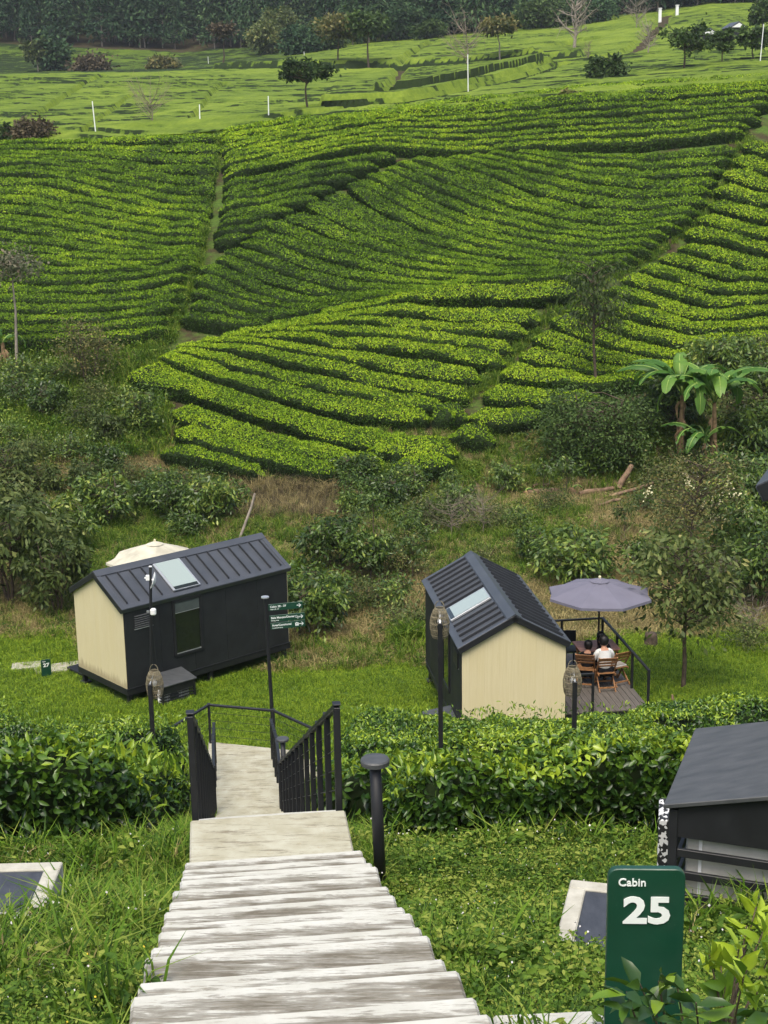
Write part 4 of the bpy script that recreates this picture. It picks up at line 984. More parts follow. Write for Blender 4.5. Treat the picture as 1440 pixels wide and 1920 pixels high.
def hatch(px, z, label, wx, wy, rz, sgn):
    p = plane(px[0], px[1], z); r = empty('utility_hatch', p, rz, label, 'hatch', 'concrete framed hatches in the grass')
    ox, oy = sgn*wx/2, -wy/2; t = .11
    for c, s in (((0, oy+wy/2-t/2), (wx, t)), ((0, oy-wy/2+t/2), (wx, t)), ((-wx/2+t/2, oy), (t, wy-2*t)), ((wx/2-t/2, oy), (t, wy-2*t))):
        HB().box((ox+c[0], c[1], -.30), (s[0]-.002, s[1]-.002, .60)).obj('kerb', M['concrete'], r, .008)
    HB().box((ox, oy, -.025), (wx-2*t+.02, wy-2*t+.02, .02)).obj('plate', M['plate'], r, .003)
hatch((1070, 1648), -4.55, 'dark hatch in a pale concrete frame left of the cabin 25 sign', .60, .92, -.25, 1)
hatch((118, 1615), -4.74, 'dark hatch in a pale concrete frame at the left edge of the grass', .85, .78, .02, -1)
sl = HB().box((0, 0, 0), (.5, .3, .1)).obj('paving_slab', M['step'], None, .01); p = hit1(1040, 1990); place(sl, (p[0]+.03, p[1]-.02, p[2]+.08), .05, 1, 'white slab corner in the weeds below the cabin 25 sign', 'slab')
pp = HB().box((0, 0, 0), (1.3, .62, .08)).obj('path_slab', M['landing'], None, .01); p = hit1(112, 1254); place(pp, (p[0], p[1], p[2]+.02), .35, 1, 'sandy path slab behind the cabin 27 sign', 'slab')
pp = HB().box((0, 0, 0), (.9, .5, .08)).obj('path_slab', M['landing'], None, .01); p = hit1(55, 1250); place(pp, (p[0], p[1], p[2]+.02), .2, 1, 'sandy path slab left of the cabin 27 sign', 'slab')
p = loc2w(A_O, A_Y, (-1.75, .75, -.5)); r = empty('entry_step', p, A_Y, 'low black timber step at the far corner of the long cabin', 'step')
HB().box((0, 0, .12), (.9, .9, .06)).obj('tread', M['black'], r, .005); HB().box((0, .1, .30), (.5, .5, .05)).obj('upper_tread', M['black'], r, .005)
for x, y in ((-.4, -.4), (.4, -.4), (.4, .4), (-.4, .4)): HB().box((x, y, .02), (.06, .06, .18)).obj('leg', M['black'], r)

def antenna():
    Y = 33.2; b0 = aty(283, 1296, Y); z0 = float(h(b0[0], b0[1])); t = aty(282, 1063, Y); H_ = float(t[2])-z0
    r = empty('antenna_pole', (b0[0], b0[1], z0), 0, 'thin black pole carrying a small white dish before the long cabin', 'antenna pole')
    HB().cyl((0, 0, 0), (float(t[0]-b0[0]), 0, H_), .035, seg=10).obj('pole', M['black'], r)
    HB().cyl((float(t[0]-b0[0]), 0, H_), (float(t[0]-b0[0]), 0, H_+.02), .04, seg=10).obj('cap', M['white'], r)
    d = HB().lathe([(.02, 0), (.14, .03), (.21, .075), (.215, .08), (.19, .085), (.02, .05)], 20).obj('dish', M['white'], r, 0, True)
    d.matrix_local = Matrix.Translation((.27, .0, H_-.36)) @ Euler((.15, -1.25, .0)).to_matrix().to_4x4()
    HB().box((.10, 0, H_-.27), (.13, .05, .14)).obj('bracket', M['white'], r, .01)
    HB().cyl((0, 0, H_-.27), (.26, 0, H_-.34), .02, seg=8).obj('arm', M['white'], r)
    HB().box((.17, -.02, H_-1.12), (.14, .12, .17)).obj('radio_box', M['white'], r, .03)
    HB().box((.06, 0, H_-1.12), (.10, .03, .05)).obj('box_bracket', M['greymetal'], r)
    HB().box((.22, -.05, .12), (.10, .06, .5)).obj('junction_box', M['white'], r, .01)
    link('cable', mesh_np('cable', tube_parts([(.12, 0, H_-1.2), (.15, -.03, H_*.5), (.22, -.05, .35)], .008, 5), [M['black']]), r)
antenna()
# ================================================================ VEGETATION
def near_hedges():
    """tea planted on the slope either side of the steps"""
    defs = [
        # label, xy path, width, height, leaf size, cover
        ('leafy tea hedge nearest the weeds right of the bollard', [(-.05, 12.9), (1.2, 13.15), (2.6, 13.1), (4.6, 12.9)], 1.5, .95, .10, 1.5),
        ('tea hedge running between the lantern posts below the near hedge', [(-.9, 17.6), (1.2, 17.8), (3.4, 17.6), (6.0, 17.3)], 1.7, 1.0, .16, .5),
        ('tea hedge in the middle of the slope right of the steps', [(-1.1, 20.8), (1.6, 21.0), (4.2, 20.8), (7.5, 20.4)], 1.8, 1.1, .16, .5),
        ('tea hedge just before the tan gable of the gable-on cabin', [(-1.0, 23.6), (1.6, 23.8), (4.0, 23.7), (8.6, 23.3)], 1.9, 1.45, .095, 1.1),
        ('wide tea hedge hiding the foot of the gable-on cabin and deck', [(-.95, 26.0), (1.2, 26.2), (4.2, 26.3), (9.4, 25.9)], 2.1, 1.55, .095, 1.1),
        ('dense tea hedge nearest the grass left of the steps', [(-4.6, 12.3), (-3.4, 12.6), (-2.35, 12.9)], 1.7, 1.12, .11, 1.5),
        ('tea hedge second from the grass left of the steps', [(-6.0, 15.6), (-4.2, 15.8), (-2.75, 15.9)], 1.8, 1.05, .16, .5),
        ('tea hedge in the middle of the slope left of the steps', [(-7.0, 19.3), (-5.0, 19.4), (-3.1, 19.4)], 1.9, 1.15, .16, .5),
        ('tea hedge around the short lantern post left of the steps', [(-8.2, 22.8), (-6.0, 23.0), (-3.45, 22.9)], 2.0, 1.35, .095, 1.1),
        ('tea hedge below the near corner of the long cabin', [(-9.2, 26.0), (-7.0, 26.4), (-4.0, 26.0)], 2.1, 1.5, .095, 1.1),
        ('tea hedge beside the cabin 27 sign at the left edge', [(-10.8, 29.2), (-9.3, 29.4), (-8.0, 29.3)], 2.0, 1.15, .10, 1.0)]
    for k, (lab, path, wd, hg, ls, cov) in enumerate(defs):
        P = spline(path, 24)
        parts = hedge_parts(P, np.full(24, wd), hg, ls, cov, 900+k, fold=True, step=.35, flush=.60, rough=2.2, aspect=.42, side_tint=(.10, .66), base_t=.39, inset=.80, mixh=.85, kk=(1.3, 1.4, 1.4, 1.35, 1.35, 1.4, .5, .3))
        # upright young shoots on the plucking table
        rng = np.random.default_rng(50+k); n = int(len(P)*wd*15); s = rng.random(n)*(len(P)-1); i = s.astype(int); f = (s-i)[:, None]
        c = P[i]*(1-f)+P[np.minimum(i+1, len(P)-1)]*f; c = c+rng.uniform(-.46, .46, (n, 2))*wd*np.array([.25, 1])
        z = h(c[:, 0], c[:, 1])+hg*(.92+.22*rng.random(n)); C3 = np.column_stack([c, z])
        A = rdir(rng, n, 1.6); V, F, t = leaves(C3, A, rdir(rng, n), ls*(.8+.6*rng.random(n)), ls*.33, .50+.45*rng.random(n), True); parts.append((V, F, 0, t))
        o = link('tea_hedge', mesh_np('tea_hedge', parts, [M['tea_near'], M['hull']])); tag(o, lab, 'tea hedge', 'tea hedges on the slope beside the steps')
near_hedges()

def plant_mesh(seed, height, rad, trunk_r, nclu, nleaf, ll, lw, z0=.2, spread=.22, droop=-.2, limbs=True, stems=1, tint=(0, 1), bend=.1, shape='round', fold=False, shell=.45):
    rng = np.random.default_rng(seed); tp = []; C = []; ctrs = []
    for s in range(stems):
        a = rng.random()*2*PI; b0 = np.array([math.cos(a), math.sin(a), 0])*(.04*height if stems > 1 else 0)
        lean = np.array([math.cos(a), math.sin(a), 0])*(rad*.5 if stems > 1 else bend*height*rng.random())
        pts = [b0+lean*t+np.array([0, 0, height*.88*t])+rng.normal(size=3)*bend*.12*height*np.array([1, 1, 0])*(t > 0) for t in np.linspace(0, 1, 6)]
        tp += tube_parts(pts, np.linspace(trunk_r, trunk_r*.3, 6), 7); C.append(np.array(pts))
    for k in range(nclu):
        d = rdir(rng, 1)[0]; rr = rng.random()**shell
        zf = (d[2]*rr*.5+.5)
        if shape == 'cone': zf = rng.random()**1.2; wr = (1-zf)*.95+.08
        elif shape == 'umbrella': zf = .55+.45*rng.random(); wr = 1.0*(1.15-abs(zf-.75)*1.2)
        elif shape == 'column': wr = .8
        else: wr = math.sqrt(max(0.06, 1-(2*zf-1)**2))
        a = rng.random()*2*PI; q = np.array([math.cos(a)*rad*wr*rr, math.sin(a)*rad*wr*rr, height*(z0+(1-z0)*zf)])
        if shape == 'umbrella': q[:2] *= .9
        tr = C[k % stems]; q[:2] += np.array([np.interp(q[2], tr[:, 2], tr[:, 0]), np.interp(q[2], tr[:, 2], tr[:, 1])])*(.8 if stems == 1 else .3)
        ctrs.append(q)
        if limbs:
            zt = q[2]-rng.uniform(.15, .4)*np.hypot(q[0], q[1])-.02*height; zt = max(zt, height*z0*.7); b0 = np.array([np.interp(zt, tr[:, 2], tr[:, 0]), np.interp(zt, tr[:, 2], tr[:, 1]), zt])
            mid = (b0+q)/2+rng.normal(size=3)*.05*rad+np.array([0, 0, .06*rad]); tp += tube_parts([b0, mid, q], [trunk_r*.34, trunk_r*.22, trunk_r*.08], 4)
    ctrs = np.array(ctrs); idx = np.repeat(np.arange(nclu), nleaf); n = len(idx); sc = spread*rad*(.6+.8*rng.random(nclu))[idx][:, None]
    off = rng.normal(size=(n, 3))*sc*np.array([1, 1, .7]); P = ctrs[idx]+off
    A = unit(off)*.8+rdir(rng, n)*.6; A[:, 2] += droop
    ct = rng.random(nclu)[idx]; t = np.clip(tint[0]+(tint[1]-tint[0])*(.45*ct+.55*rng.random(n)), 0, 1)
    N = rdir(rng, n, .9)
    V, F, tt = leaves(P, A, N, ll*(.7+.6*rng.random(n)), lw*(.7+.6*rng.random(n)), t, fold)
    return tp, [(V, F, 0, tt)]
def plant(name, label, cat, loc, group, mesh, mats, rz=0.0, s=1.0, extra=None):
    r = empty(name, loc, rz, label, cat, group); r.scale = (s, s, s)
    tp, cp = mesh
    if tp: link('trunk', mesh_np('trunk', tp, [mats[1]], True), r)
    link('crown', mesh_np('crown', cp, [mats[0]]), r)
    return r

# ---- shrubs on the slope behind the cabins (coffee bushes and saplings)
COF = [(11, 1.5, .85, .03, 60, 34, .17, .065), (12, 1.2, .75, .028, 50, 34, .16, .06), (13, 1.9, .8, .03, 66, 34, .17, .065), (14, 1.4, 1.0, .03, 80, 36, .17, .065)]
PROT = {}
for k, (sd, hh, rr, tr, nc, nl, ll, lw) in enumerate(COF):
    PROT['coffee%d' % k] = plant_mesh(sd, hh, rr, tr, nc, nl, ll, lw, z0=.14, spread=.16, droop=-.5, stems=3, shell=.35)
PROT['sapling0'] = plant_mesh(21, 1.5, .5, .025, 18, 22, .16, .05, z0=.5, spread=.3, droop=-.6)
PROT['sapling1'] = plant_mesh(22, 1.25, .42, .022, 14, 20, .16, .05, z0=.45, spread=.3, droop=-.6)
PROT['scrub0'] = plant_mesh(31, .9, .95, .02, 40, 26, .12, .05, z0=.1, spread=.22, droop=-.1, stems=4)
PROT['scrub1'] = plant_mesh(32, 1.2, 1.15, .02, 50, 26, .13, .055, z0=.08, spread=.22, droop=-.1, stems=4)
PM = {}
for k_, v_ in PROT.items():
    tp, cp = v_
    PM[k_] = (mesh_np('trunk', tp, [M['bark']], True), {m: mesh_np('crown', cp, [M[m]]) for m in ('coffee', 'shrub', 'mauve')})
def shrub(kind, px, py, mat, s, label, group, name='coffee_shrub', cat='shrub', rz=None, zoff=0.0):
    p = hit1(px, py); rng = np.random.default_rng(int(px*7+py))
    r = empty(name, (p[0], p[1], p[2]-.03+zoff), rng.random()*6.28 if rz is None else rz, label, cat, group); r.scale = (s*rng.uniform(.9, 1.1), s*rng.uniform(.9, 1.1), s*rng.uniform(.9, 1.12))
    t, c = PM[kind]; link('stems', t, r); link('crown', c[mat], r); return r
G1 = 'coffee shrubs behind the cabins'
NAMED = [
    ('coffee3', 1075, 1090, 'coffee', 1.22, 'round dark glossy coffee bush behind the grey parasol'),
    ('coffee0', 612, 1068, 'coffee', 1.15, 'coffee bush right of the long cabin roof end'),
    ('coffee2', 688, 1092, 'coffee', 1.0, 'tall coffee bush between the two cabins'),
    ('coffee3', 582, 1150, 'coffee', 1.05, 'broad coffee bush behind the direction boards'),
    ('coffee0', 590, 1195, 'coffee', 1.0, 'coffee bush at the lawn edge below the direction boards'),
    ('sapling0', 772, 1088, 'coffee', 1.0, 'slim coffee sapling left of the gable-on cabin roof'),
    ('sapling1', 735, 1160, 'coffee', 1.0, 'thin drooping sapling on the dry grass left of the gable-on cabin'),
    ('sapling0', 976, 1020, 'coffee', .95, 'slim coffee sapling on the dry grass behind the gable-on cabin'),
    ('sapling1', 800, 1040, 'coffee', .85, 'small sapling above the gable-on cabin ridge'),
    ('sapling1', 1172, 1004, 'shrub', .95, 'sparse sapling between the logs and the round bush'),
    ('coffee1', 720, 950, 'coffee', 1.1, 'coffee bush below the foot of the tea hill in the centre'),
    ('coffee0', 765, 935, 'coffee', .9, 'coffee bush just under the tea clumps in the centre'),
    ('coffee1', 665, 965, 'coffee', .85, 'low coffee bush beside the brown bank'),
    ('coffee1', 945, 920, 'coffee', .9, 'dark coffee bush on the bank left of the logs'),
    ('coffee0', 1000, 1055, 'coffee', .7, 'low leafy bush on the dry grass behind the gable-on cabin'),
    ('scrub0', 905, 1062, 'shrub', .8, 'low scrub behind the ridge of the gable-on cabin'),
    ('coffee3', 1225, 1080, 'coffee', .85, 'dark bush left of the thin tree beyond the deck'),
    ('coffee3', 1400, 1050, 'coffee', 1.15, 'large dark bush at the right edge beyond the deck'),
    ('coffee2', 1430, 1140, 'coffee', 1.1, 'tall dark bush at the right edge above the lawn'),
    ('coffee0', 1350, 1130, 'mauve', .95, 'purplish leafed shrub right of the thin tree'),
    ('scrub1', 1310, 1175, 'shrub', .9, 'low scrub behind the thin tree'),
    ('scrub0', 1400, 1215, 'shrub', .8, 'low green scrub on the lawn at the right edge')]
for kd, px, py, mt_, s_, lab in NAMED: shrub(kd, px, py, mt_, s_, lab, G1)
rng = np.random.default_rng(7)
LEFT = [(20, 1130, 'coffee2', 1.6, 'shrub'), (70, 1090, 'coffee2', 1.3, 'shrub'), (110, 1150, 'coffee2', 1.3, 'shrub'), (40, 1010, 'coffee0', 1.2, 'shrub'), (130, 1030, 'coffee0', 1.1, 'coffee'), (200, 985, 'coffee0', 1.3, 'coffee'),
        (265, 960, 'coffee1', 1.1, 'coffee'), (330, 975, 'coffee0', 1.05, 'coffee'), (390, 985, 'coffee0', 1.1, 'coffee'), (420, 960, 'coffee1', 1.1, 'coffee'), (160, 925, 'coffee1', 1.1, 'shrub'), (80, 930, 'coffee1', 1.1, 'shrub'),
        (20, 930, 'coffee0', 1.3, 'shrub'), (240, 905, 'scrub1', .8, 'shrub'), (130, 860, 'scrub1', 1.0, 'coffee'), (60, 860, 'scrub0', 1.0, 'shrub'), (200, 830, 'coffee1', 1.0, 'shrub'), (150, 800, 'scrub1', 1.0, 'shrub'),
        (90, 780, 'coffee0', 1.0, 'coffee'), (30, 760, 'scrub1', 1.2, 'coffee'), (180, 760, 'scrub0', 1.1, 'shrub'), (235, 770, 'scrub0', .8, 'shrub'), (40, 720, 'scrub1', 1.2, 'coffee'), (110, 715, 'scrub0', 1.1, 'coffee'),
        (300, 925, 'coffee1', 1.0, 'coffee'), (370, 930, 'scrub1', .9, 'coffee'), (200, 890, 'coffee1', 1.0, 'coffee'), (0, 1040, 'coffee2', 1.5, 'shrub'), (10, 830, 'scrub0', 1.1, 'coffee'), (350, 1010, 'coffee1', .9, 'coffee')]
pos_words = []
HI = sorted(range(len(LEFT)), key=lambda q: -LEFT[q][1])
for i, (px, py, kd, s_, mt_) in enumerate(LEFT):
    r_ = HI.index(i); w_ = ORD[r_] if r_ < 15 else ORD[len(LEFT)-1-r_]
    shrub(kd, px, py, mt_, s_, '%s shrub in the tangle left of the long cabin, %s from the %s' % ('purplish' if mt_ == 'mauve' else 'dull' if mt_ == 'shrub' else 'glossy', w_, 'bottom' if r_ < 15 else 'top'), 'tangled shrubs left of the long cabin', name='wild_shrub')
RIGHT = [(1330, 900, 'scrub1', 1.2, 'coffee'), (1400, 930, 'coffee3', 1.3, 'coffee'), (1430, 860, 'coffee3', 1.5, 'coffee'), (1390, 800, 'scrub1', 1.5, 'shrub'), (1440, 760, 'coffee3', 1.5, 'coffee'), (1180, 880, 'coffee1', 1.2, 'coffee'),
         (1230, 920, 'scrub1', 1.0, 'shrub'), (1130, 890, 'coffee1', 1.1, 'coffee'), (1060, 880, 'scrub1', 1.0, 'coffee'), (1260, 800, 'coffee3', 1.5, 'coffee'), (1300, 970, 'scrub1', 1.1, 'shrub'), (1360, 990, 'coffee0', 1.2, 'coffee'), (1210, 960, 'scrub0', .9, 'coffee'),
         (1440, 980, 'coffee3', 1.3, 'coffee'), (1180, 820, 'scrub1', 1.4, 'coffee'), (1350, 720, 'coffee3', 1.4, 'coffee'), (1430, 690, 'scrub1', 1.4, 'shrub'), (1270, 1010, 'scrub0', 1.1, 'shrub')]
HI = sorted(range(len(RIGHT)), key=lambda q: RIGHT[q][0])
for i, (px, py, kd, s_, mt_) in enumerate(RIGHT):
    shrub(kd, px, py, mt_, s_, 'dark leafy shrub on the bank around the banana plants, %s from the left' % ORD[HI.index(i)], 'shrubs on the bank around the banana plants', name='bank_shrub')

rng = np.random.default_rng(70); MID = []
for k in range(38):
    MID.append((rng.uniform(560, 1200), rng.uniform(905, 1030) if k < 18 else rng.uniform(1030, 1200)))
MID = sorted(q for q in MID if not (780 < q[0] < 1080 and q[1] > 1010) and not (1000 < q[0] < 1200 and q[1] > 1060) and not (q[0] < 640 and q[1] < 960))
for i, (px, py) in enumerate(MID):
    kd = ['scrub0', 'sapling1', 'scrub1', 'sapling0', 'coffee1'][i % 5]; shrub(kd, px, py, ['shrub', 'coffee', 'shrub', 'coffee', 'coffee'][i % 5], (.62+.5*rng.random()), 'small %s on the dry slope behind the cabins, %s from the left' % ('scrub patch' if kd[:2] == 'sc' else 'sapling' if kd[0] == 's' else 'bush', ORD[i]), 'small growth on the dry slope', name='small_shrub')
# ---- single trees of the middle ground
def on(px, py): return hit1(px, py)
def htm(px, py, pt):                                   # metres of height between photo rows at the foot's distance
    p = on(px, py); q = aty(px, pt, p[1]); return p, float(q[2]-p[2])
def big(name, label, cat, px, py, pt, wpx, mats, seed, group=None, **k):
    p, H_ = htm(px, py, pt); rad = wpx/2/F_PX*p[1]*1.03
    return plant(name, label, cat, (p[0], p[1], p[2]-.05), group, plant_mesh(seed, H_, rad, **k), mats)
big('slender_tree', 'slender pale-trunked tree with a small dark crown at the left edge', 'tree', 32, 690, 480, 110, (M['mauve'], M['palebark']), 201, trunk_r=.09, nclu=26, nleaf=34, ll=.22, lw=.11, z0=.70, spread=.26, shape='umbrella', bend=.06)
big('wild_tree', 'loose olive tree standing before the left tea block', 'tree', 168, 722, 596, 120, (M['flower'], M['bark']), 202, trunk_r=.05, nclu=60, nleaf=34, ll=.15, lw=.07, z0=.15, spread=.24, shape='round', stems=3)
big('dark_bush', 'tall dark rounded bush at the left end of the lowest tea hedges', 'shrub', 266, 815, 725, 72, (M['coffee'], M['bark']), 203, trunk_r=.05, nclu=70, nleaf=40, ll=.16, lw=.07, z0=.05, spread=.24, shape='column', stems=3)
big('tall_tree', 'tall narrow tree with hanging leaves in front of the diagonal footpath', 'tree', 1118, 735, 478, 120, (M['shrub'], M['bark']), 204, trunk_r=.08, nclu=52, nleaf=40, ll=.24, lw=.07, z0=.32, spread=.3, droop=-1.0, shape='column', bend=.05, tint=(.0, .6))
big('dense_bush', 'large dense dark green bush left of the banana plants', 'shrub', 1112, 868, 728, 205, (M['broad'], M['bark']), 205, trunk_r=.08, nclu=190, nleaf=60, ll=.16, lw=.07, z0=.05, spread=.17, stems=4, tint=(.1, 1))
big('flowering_tree', 'small brownish tree with cream blossoms below the banana plants', 'tree', 1290, 1065, 840, 190, (M['flower'], M['bark']), 206, trunk_r=.055, nclu=70, nleaf=34, ll=.13, lw=.06, z0=.35, spread=.22, bend=.25)
big('thin_tree', 'thin straight tree with layered drooping leaves beyond the deck', 'tree', 1281, 1290, 985, 200, (M['shrub'], M['bark']), 207, trunk_r=.065, nclu=64, nleaf=34, ll=.19, lw=.085, z0=.38, spread=.22, droop=-.5, bend=.03)
p, H_ = htm(1290, 1065, 840)
bl = empty('blossom_cluster', (0, 0, 0)); bpy.data.objects.remove(bl)
rng = np.random.default_rng(66); cl = []
for (qx, qy) in ((1345, 915), (1365, 900), (1350, 935), (1380, 925), (1290, 897), (1295, 905), (1215, 920), (1320, 945), (1340, 965)):
    c = aty(qx, qy, p[1]-.2+.4*rng.random()); n = 26; cl.append(c+rng.normal(size=(n, 3))*.11)
C3 = np.concatenate(cl); V, F, t = leaves(C3-p, rdir(rng, len(C3)), rdir(rng, len(C3), 1), .085, .06, rng.random(len(C3)))
ft = [o for o in bpy.data.objects if o.name.startswith('flowering_tree')][0]
o = link('blossom', mesh_np('blossom', [(V, F, 0, t)], [M['cream']]), ft); o['kind'] = 'stuff'

# ---- bare brushwood tangles, logs, stump
def bare(name, label, cat, loc, H_, rad, seed, mat, n=60, group=None, tr=.02, twigs=3, up=.5):
    rng = np.random.default_rng(seed); r = empty(name, loc, 0, label, cat, group); tp = tube_parts([(0, 0, 0), (.03*H_, 0, H_*.35), (0, .02*H_, H_*.7)], [tr, tr*.7, tr*.4], 6); bp = []
    for k in range(n):
        z = H_*rng.uniform(.2, .7); a = rng.random()*2*PI; L = rad*rng.uniform(.5, 1.1); e = np.array([math.cos(a)*L, math.sin(a)*L, z+L*rng.uniform(.1, up*2)]); m_ = np.array([e[0]*.5, e[1]*.5, z+(e[2]-z)*.35])
        bp += tube_parts([(0, 0, z), m_, e], [tr*.4, tr*.28, tr*.1], 4)
        for q in range(twigs): bp += tube_parts([m_+(e-m_)*rng.random(), e+rng.normal(size=3)*rad*.25], [tr*.16, tr*.06], 3)
    link('trunk', mesh_np('trunk', tp, [mat], True), r); o = link('twigs', mesh_np('twigs', bp, [mat]), r); o['kind'] = 'stuff'; return r
for i, (px, py, pt, wp, lab) in enumerate([(845, 1010, 915, 110, 'grey leafless bush with a thin dark trunk above the gable-on cabin'), (905, 1005, 905, 90, 'pale leafless bush right of the grey one behind the gable-on cabin'), (1205, 1075, 1020, 90, 'dry pale brushwood left of the thin tree'), (700, 1075, 1030, 60, 'dry pale twigs between the coffee bushes'), (1410, 1190, 1120, 120, 'pale leafless shrub at the right edge above the lawn')]):
    p, H_ = htm(px, py, pt); bare('bare_shrub', lab, 'shrub', p, H_, wp/2/F_PX*p[1], 300+i, M['twig'], 46, 'leafless shrubs behind the cabins')
rng = np.random.default_rng(5)
for i, (xa, ya, xb, yb, r_, lab) in enumerate([(990, 924, 1048, 920, .13, 'thick cut log lying at the left end of the wood pile'), (1085, 925, 1150, 915, .10, 'brown log in the middle of the wood pile'), (1135, 932, 1225, 905, .07, 'long thin log at the right of the wood pile'), (1160, 915, 1185, 872, .12, 'broken pale log leaning up the bank'), (1000, 912, 1030, 908, .07, 'short pale log on top of the thick one'), (1165, 935, 1120, 948, .06, 'pale split branch below the wood pile'), (450, 1010, 478, 925, .05, 'grey dead branch leaning on the brown bank')]):
    Y0 = on((xa+xb)/2, max(ya, yb)+6)[1]; a = aty(xa, ya, Y0); c = aty(xb, yb, Y0+.3)
    m_ = (a+c)/2; L = [a-m_+rng.normal(size=3)*.02, (c-a)*-.2+rng.normal(size=3)*.03, (c-a)*.2+rng.normal(size=3)*.03, c-m_]
    o = link('log', mesh_np('log', tube_parts(L, [r_*.95, r_, r_*.97, r_*.8], 9), [M['log'] if i < 6 else M['palebark']])); place(o, m_, 0, 1, lab, 'log', 'felled wood on the bank')
p = on(1220, 1212); st = empty('tree_stump', p, 0, 'dark mossy tree stump on the grass beyond the deck', 'stump'); HB().lathe([(.24, -.1), (.19, .1), (.17, .3), (.16, .38), (.05, .40)], 12).obj('stump_wood', M['bark'], st, 0, True)
p = on(1260, 1325); st = empty('cut_stake', p, 0, 'short pale broken stake in the lawn right of the deck', 'stake'); link('wood', mesh_np('wood', tube_parts([(0, 0, -.05), (.02, 0, .12), (.0, .02, .3)], [.04, .045, .02], 7), [M['log']]), st)

# ---- banana plants
def banana_leaf(L, Wd, droop, seed):
    rng = np.random.default_rng(seed); n = 16; t = np.linspace(0, 1, n); ang = 1.2-droop*(t**1.1)*2.7
    dx = np.cos(ang)*L/n; dz = np.sin(ang)*L/n; X = np.concatenate([[0], np.cumsum(dx)[:-1]]); Z = np.concatenate([[0], np.cumsum(dz)[:-1]])
    w_ = Wd*np.interp(t, [0, .16, .24, .45, .75, .93, 1], [.02, .04, .62, 1, .9, .5, .05])/2
    V = []; F = []
    for s in (-1, 1):
        e = w_*(1-.10*rng.random(n)); base = len(V)
        for i in range(n):
            V += [(X[i], 0, Z[i]), (X[i], s*e[i]*.55, Z[i]+.10*e[i]), (X[i]+.03+.05*rng.random(), s*e[i], Z[i]-.22*e[i]-.06*rng.random())]
        for i in range(n-1):
            a = base+3*i; F.append((a, a+3, a+4, a+1))
            if rng.random() > .22 or i < 3: F.append((a+1, a+4, a+5, a+2))
    rib = tube_parts(np.stack([X, 0*X, Z+.006], 1), np.linspace(.032, .006, n), 5, 1)
    return [(np.array(V), np.array(F), 0, .35+.5*rng.random())]+rib
def banana(px, py, stem_h, nl, L, seed, label, spr=None):
    p = on(px, py); rng = np.random.default_rng(seed); r = empty('banana_plant', p, 0, label, 'banana plant', 'banana plants on the bank')
    link('stem', mesh_np('stem', tube_parts([(0, 0, -.1), (.03, 0, stem_h*.5), (.0, .03, stem_h)], [.15, .12, .07], 10), [M['husk']], True), r)
    for k in range(5):
        a = rng.random()*6.28; z = stem_h*rng.uniform(.4, .9); link('dry_leaf', mesh_np('dry_leaf', tube_parts([(.1*math.cos(a), .1*math.sin(a), z), (.22*math.cos(a), .22*math.sin(a), z-.2), (.20*math.cos(a+.3), .2*math.sin(a+.3), z-.7)], [.05, .09, .02], 4), [M['husk']]), r)
    for k in range(nl):
        a = 2*PI*k/nl+rng.normal()*.25; me = mesh_np('leaf', banana_leaf(L*rng.uniform(.8, 1.1), .185*L*rng.uniform(.85, 1.15), rng.uniform(.6, 1.15) if k < nl-1 else .15, seed*10+k), [M['banana'], M['midrib']], True)
        o = link('leaf', me, r, (0, 0, stem_h-.05)); o.rotation_euler = (rng.normal()*.15, (0 if k < nl-1 else -.35)+rng.normal()*.12, a)
        if k == nl-1: o.scale = (.5, .5, .5)
banana(1275, 855, 2.6, 15, 3.3, 1, 'tall banana plant on the bank with a dark stem')
banana(1335, 880, 2.8, 15, 3.5, 2, 'tallest banana plant on the bank, rightmost of the pair')
banana(1318, 890, 1.3, 7, 2.3, 3, 'shorter banana plant in front of the tall pair')
banana(1072, 930, .35, 2, .75, 4, 'young banana shoot above the logs')
banana(985, 930, .2, 2, .6, 5, 'small banana shoot at the left end of the logs')
banana(8, 690, 1.2, 6, 1.6, 6, 'banana plant at the left edge below the slender tree')
# ================================================================ FAR TREES
FR = []
def far_tree(name, label, px, py, pt, wpx, mats, seed, group='trees standing in the far tea fields', cat='tree', **k):
    P = hit([px], [py], 0, y0=108.)[0]; q = aty(px, pt, P[1]); H_ = float(q[2]-P[2]); rad = wpx/2/F_PX*P[1]*1.02
    kk = dict(trunk_r=H_*.024, nclu=44, nleaf=46, ll=.0028*P[1], lw=.0017*P[1], z0=.3, spread=.24, droop=-.1); kk.update(k)
    return plant(name, label, cat, (P[0], P[1], P[2]-.1), group, plant_mesh(seed, H_, rad, **kk), mats)
BR, BK, PBK = M['broad'], M['bark'], M['palebark']
far_tree('field_tree', 'dark spreading tree in the left far field, its trunk low', 105, 140, 62, 52, (M['pine'], BK), 401, z0=.15, nclu=60)
far_tree('field_tree', 'pale bare-sided tree beside the dark one far left', 72, 143, 68, 46, (M['shrub'], PBK), 402, z0=.4, nclu=26)
far_tree('field_bush', 'russet rounded bush in the left far field', 172, 142, 105, 60, (M['redleaf'], BK), 403, z0=.05, cat='shrub')
far_tree('field_bush', 'yellowish bush in the left far field near the field edge', 306, 136, 108, 46, (M['flower'], BK), 404, z0=.05, cat='shrub')
far_tree('field_tree', 'thin tree with a russet flat top at the forest edge', 420, 134, 48, 40, (M['redleaf'], BK), 405, z0=.72, nclu=24, shape='umbrella')
far_tree('field_tree', 'open spreading green tree beside the hill crest, left of centre', 575, 218, 116, 92, (BR, BK), 406, z0=.40, nclu=46, spread=.12, trunk_r=.13, shape='umbrella')
far_tree('field_tree', 'leaning russet tree at the forest edge left of its twin', 634, 132, 38, 66, (M['flower'], BK), 407, z0=.45, nclu=60, shape='umbrella')
